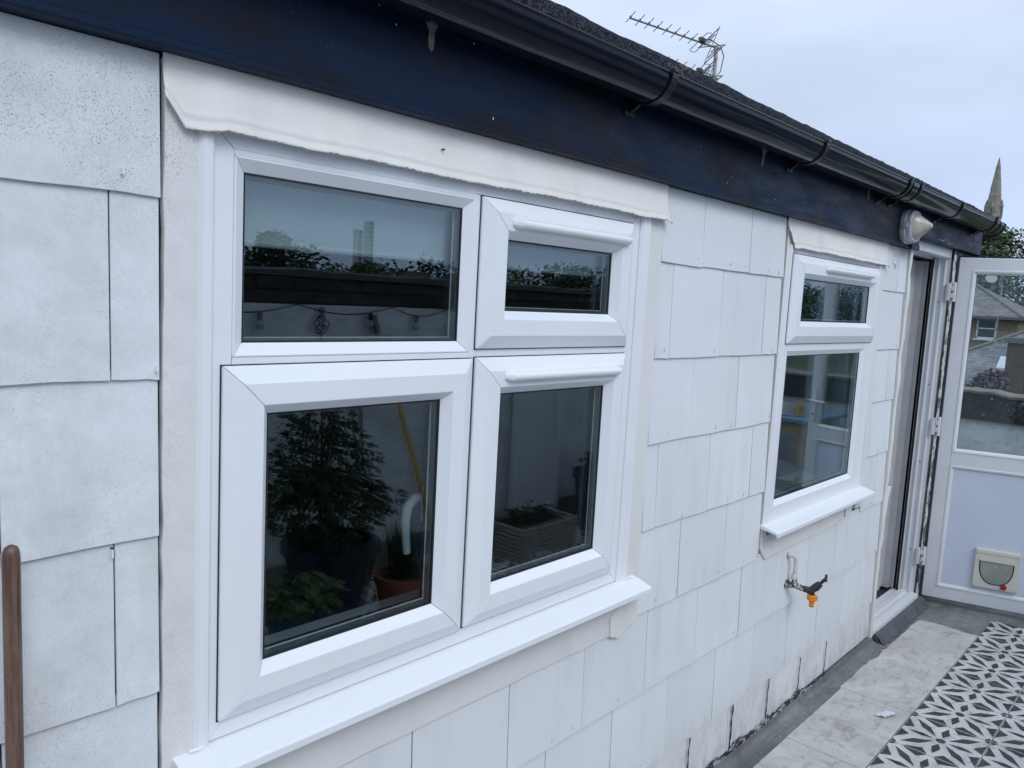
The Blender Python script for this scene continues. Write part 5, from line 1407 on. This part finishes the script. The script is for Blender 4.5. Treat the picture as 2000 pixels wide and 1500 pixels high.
def hip(parent, x0, x1, y0, y1, ze, zr, ov, mat, ridge, nm='roof'):
    X0, X1, Y0, Y1 = x0 - ov, x1 + ov, y0 - ov, y1 + ov; xm = (x0 + x1) / 2
    vs = [(X0, Y0, ze), (X1, Y0, ze), (X1, Y1, ze), (X0, Y1, ze), (xm, ridge[0], zr), (xm, ridge[1], zr)] + [(X0, Y0, ze - .15), (X1, Y0, ze - .15), (X1, Y1, ze - .15), (X0, Y1, ze - .15)]
    fs = [(0, 1, 4), (1, 2, 5, 4), (2, 3, 5), (3, 0, 4, 5), (0, 6, 7, 1), (1, 7, 8, 2), (2, 8, 9, 3), (3, 9, 6, 0), (6, 9, 8, 7)]
    o = MB().add(vs, fs).build(nm, M[mat], parent)
    MB().tube([vs[0], vs[4], vs[5], vs[3]], 0.11, 5).build('ridge_tiles', M['darkpaint'], o)
    MB().box(X0 - 0.1, X0, Y0, Y1, ze - 0.16, ze + 0.0).build('gutter', M['darkpaint'], o)
    return o
hip(ha, 58, 67, 8.9, 20, 2.06, 4.35, 0.35, 'slate_warm', (12.6, 16.2))
sash_win(ha, 58.0, 10.6, 1.28 + 0.0, 1.12, 1.30)
sash_win(ha, 58.0, 10.6, -2.2, 1.12, 1.5); sash_win(ha, 58.0, 14.5, 1.0, 1.12, 1.3)
MB().box(59.5, 60.4, 13.3, 14.4, 2.5, 5.0).build('chimney', M['stockbrick'], ha)
hb_ = thing('slate_roofed_house', 'lower house with grey slate roof and one skylight behind the plum tree', 'house', (46, 6, -6))
box('wall', M['stockbrick'], hb_, 41.5, 52.0, 1.5, 13.6, -6.0, -2.6)
rf = hip(hb_, 41.5, 52.0, 1.5, 13.6, -2.55, 1.42, 0.3, 'slate', (3.5, 6.4))
sk = Vector((44.3 - 41.2, 0, 0))
# skylight lying on the near slope
sl = (1.42 + 2.55) / (46.75 - 41.2)
def on(x): return -2.55 + (x - 41.2) * sl
MB().add([(44.0, 6.75, on(44.0) + .08), (44.0, 7.15, on(44.0) + .08), (44.75, 7.15, on(44.75) + .08), (44.75, 6.75, on(44.75) + .08), (44.0, 6.75, on(44.0)), (44.0, 7.15, on(44.0)), (44.75, 7.15, on(44.75)), (44.75, 6.75, on(44.75))],
         [(0, 3, 2, 1), (0, 1, 5, 4), (1, 2, 6, 5), (2, 3, 7, 6), (3, 0, 4, 7)]).build('skylight', M['skylight'], hb_)
ch = MB().box(40.0, 41.0, 2.2, 6.05, -6, 0.85).build('chimney_stack', M['soot'], hb_)
MB().box(39.9, 41.1, 2.1, 6.18, 0.85, 1.08).build('chimney_cap', M['darkpaint'], ch)
for y in (2.9, 3.7, 4.5): MB().lathe([(0.16, 0), (0.13, 0.35), (0.15, 0.40)], (40.5, y, 1.05), 10).build('chimney_pot', M['terracotta'], ch, smooth=True)
t = thing('satellite_dish', 'small round satellite dish in front of the dark trees', 'satellite dish', (40, 8.3, 0))
MB().tube([(38, 6.15, -6), (38, 6.15, 3.4)], 0.02, 6).build('mast', M['alu'], t)
MB().lathe([(0.21, 0.06), (0.16, 0.024), (0.07, 0.006), (0.012, 0.0), (0.012, -0.012), (0.08, -0.008), (0.17, 0.012), (0.22, 0.054)], (37.95, 6.55, 3.50), 20, Vector((-0.8, -0.2, 0.5)).normalized()).build('dish', M['alu'], t, smooth=True)

# church spire
SX, SY = 4.735 * 41.4, 41.4 - 1.24
cs = thing('church_spire', 'stone church spire rising beyond the end of the roof', 'church', (SX, SY, -6))
def oct_ring(r, z): return [(SX + r * math.cos(R(22.5 + 45 * k)), SY + r * math.sin(R(22.5 + 45 * k)), z) for k in range(8)]
def okt(rs, nm): 
    rings = [oct_ring(r_, z) for r_, z in rs]; n = 8; vs = [v for q in rings for v in q]
    fs = [(i * n + k, i * n + (k + 1) % n, (i + 1) * n + (k + 1) % n, (i + 1) * n + k) for i in range(len(rings) - 1) for k in range(n)] + [tuple(range(n))[::-1], tuple(range((len(rings) - 1) * n, len(rings) * n))]
    return MB().add(vs, fs).build(nm, M['stone'], cs)
okt([(2.15, 18.0), (2.0, 21.0), (1.85, 23.0), (1.72, 23.1), (1.45, 26.2), (1.49, 26.35), (1.02, 30.0), (1.05, 30.15), (0.5, 34.2), (0.53, 34.35), (0.10, 36.6), (0.0, 36.9)], 'spire')
box('tower', M['stone'], cs, SX - 3.2, SX + 3.2, SY - 3.2, SY + 3.2, -6, 18.0)
for k in range(4):
    a = R(45 + 90 * k); px, py = SX + 2.35 * math.cos(a), SY + 2.35 * math.sin(a)
    MB().lathe([(0.34, 0), (0.34, 2.4), (0.4, 2.5), (0.24, 3.1), (0.02, 4.6)], (px, py, 17.5), 6).build('pinnacle', M['stone'], cs)
for k in range(4):
    a = R(90 * k); px, py = SX + 1.42 * math.cos(a), SY + 1.42 * math.sin(a)
    l_ = MB().box(px - 0.32, px + 0.32, py - 0.32, py + 0.32, 24.0, 26.4).lathe([(0.48, 0), (0.02, 1.6)], (px, py, 26.4), 4).build('lucarne', M['stone'], cs)
    MB().box(px + math.cos(a) * 0.22 - 0.14, px + math.cos(a) * 0.22 + 0.14, py + math.sin(a) * 0.22 - 0.14, py + math.sin(a) * 0.22 + 0.14, 24.4, 26.0).build('opening', M['farglass'], l_)

# beyond the side wall, mirrored in the panes: tree belt, houses, towers
r_ = random.Random(90)
adj = ['dark rounded', 'broad spreading', 'tall narrow', 'low bushy', 'pale feathery', 'ragged-topped']
mir = [(12, -50, 10.5, 5), (21, -48, 9.6, 4.0), (31, -52, 11.9, 3.6), (37, -50, 10.0, 4.5), (44, -56, 10.2, 4.5), (52, -50, 9.8, 4.5), (60, -58, 11.6, 4.2), (70, -54, 10.6, 5), (80, -60, 12, 5), (94, -58, 11.6, 6), (112, -62, 14, 8), (135, -58, 13.5, 8), (3, -52, 11, 5.5), (160, -55, 14, 9)]
lab = ['broad dark tree with a domed crown', 'small dark tree', 'tallest domed tree of the mirrored belt', 'low rounded tree beside the domed one', 'ragged tree near the towers', 'flat-topped tree', 'bushy tree right of the towers',
       'dark tree with a notched crown', 'large tree with a wide crown', 'tree with a lopsided crown', 'high spreading tree', 'far spreading tree', 'first dark tree at the belt end', 'last large tree at the belt end']
for i, ((x, y, h, rx), lb) in enumerate(zip(mir, lab)):
    tree('belt_tree', lb + ', beyond the side wall and seen in the panes', x, y, h, rx, M['leafd'] if i % 3 else M['leaf'], 200 + i, 5600, 0.32, group='tree belt beyond the side wall')
mb = MB(); rw = random.Random(91)
for k in range(120):
    x = -20 + 3.4 * k + rw.uniform(-1.5, 1.5); y = -84 + rw.uniform(-6, 6); h = rw.uniform(9.5, 12.5) + 0.02 * max(0, x)
    leaves(mb, (x, y, -6 + h * 0.5), 4.4, 3.5, h * 0.5, 520, 0.85, 900 + k, 0.1, 0.55)
tag(mb.build('far_wood', M['leafd']), 'dark far-off wood beyond the side wall, seen only in the panes', 'wood', kind='stuff')
for i, (x, y, w, d, h, rm, lb) in enumerate([(24, -30, 7, 7, 6.4, 'redroof', 'red-roofed house below the tree belt, left in the big pane'), (52, -36, 9, 7, 6.0, 'slate', 'slate-roofed house below the tree belt, mirrored at the right'), (38, -33, 7, 6, 5.4, 'slate', 'small slate-roofed house between the other two')]):
    t = thing('brick_house', lb, 'house', (x, y, -6), group='houses beyond the side wall')
    box('wall', M['redbrick'], t, x - w / 2, x + w / 2, y - d / 2, y + d / 2, -6, -6 + h)
    MB().extr([(y - d / 2 - 0.3, -6 + h), (y + d / 2 + 0.3, -6 + h), (y, -6 + h + 1.9)], 'x', x - w / 2 - 0.3, x + w / 2 + 0.3).build('roof', M[rm], t)
    for q in (-0.28, 0.28):
        w_ = MB().box(x + q * w - 0.5, x + q * w + 0.5, y + d / 2 - 0.02, y + d / 2 + 0.05, -6 + h - 1.9, -6 + h - 0.5).build('window', M['frost'], t)
        MB().box(x + q * w - 0.4, x + q * w + 0.4, y + d / 2 + 0.04, y + d / 2 + 0.07, -6 + h - 1.8, -6 + h - 0.6).build('pane', M['farglass'], w_)
    MB().box(x + w * 0.3, x + w * 0.3 + 0.9, y - 0.5, y + 0.5, -6 + h + 0.8, -6 + h + 2.3).build('chimney', M['redbrick'], t)
for x, y, w, h, lb in ((450, -600, 5.5, 64, 'taller slab tower block on the mirrored skyline'), (438, -600, 5, 55, 'shorter tower block joined beside the tall one')):
    t = thing('tower_block', lb, 'tower block', (x, y, -6), group='towers on the skyline')
    box('walls', M['tower'], t, x - w / 2, x + w / 2, y - 4, y + 4, -6, h)
    for k in range(8):
        MB().box(x - w / 2 + 0.5, x + w / 2 - 0.5, y + 4.0, y + 4.1, h - 3 - k * 4, h - 1.2 - k * 4).build('window_band', M['farglass'], t)

sc.render.resolution_x = 1024; sc.render.resolution_y = 768
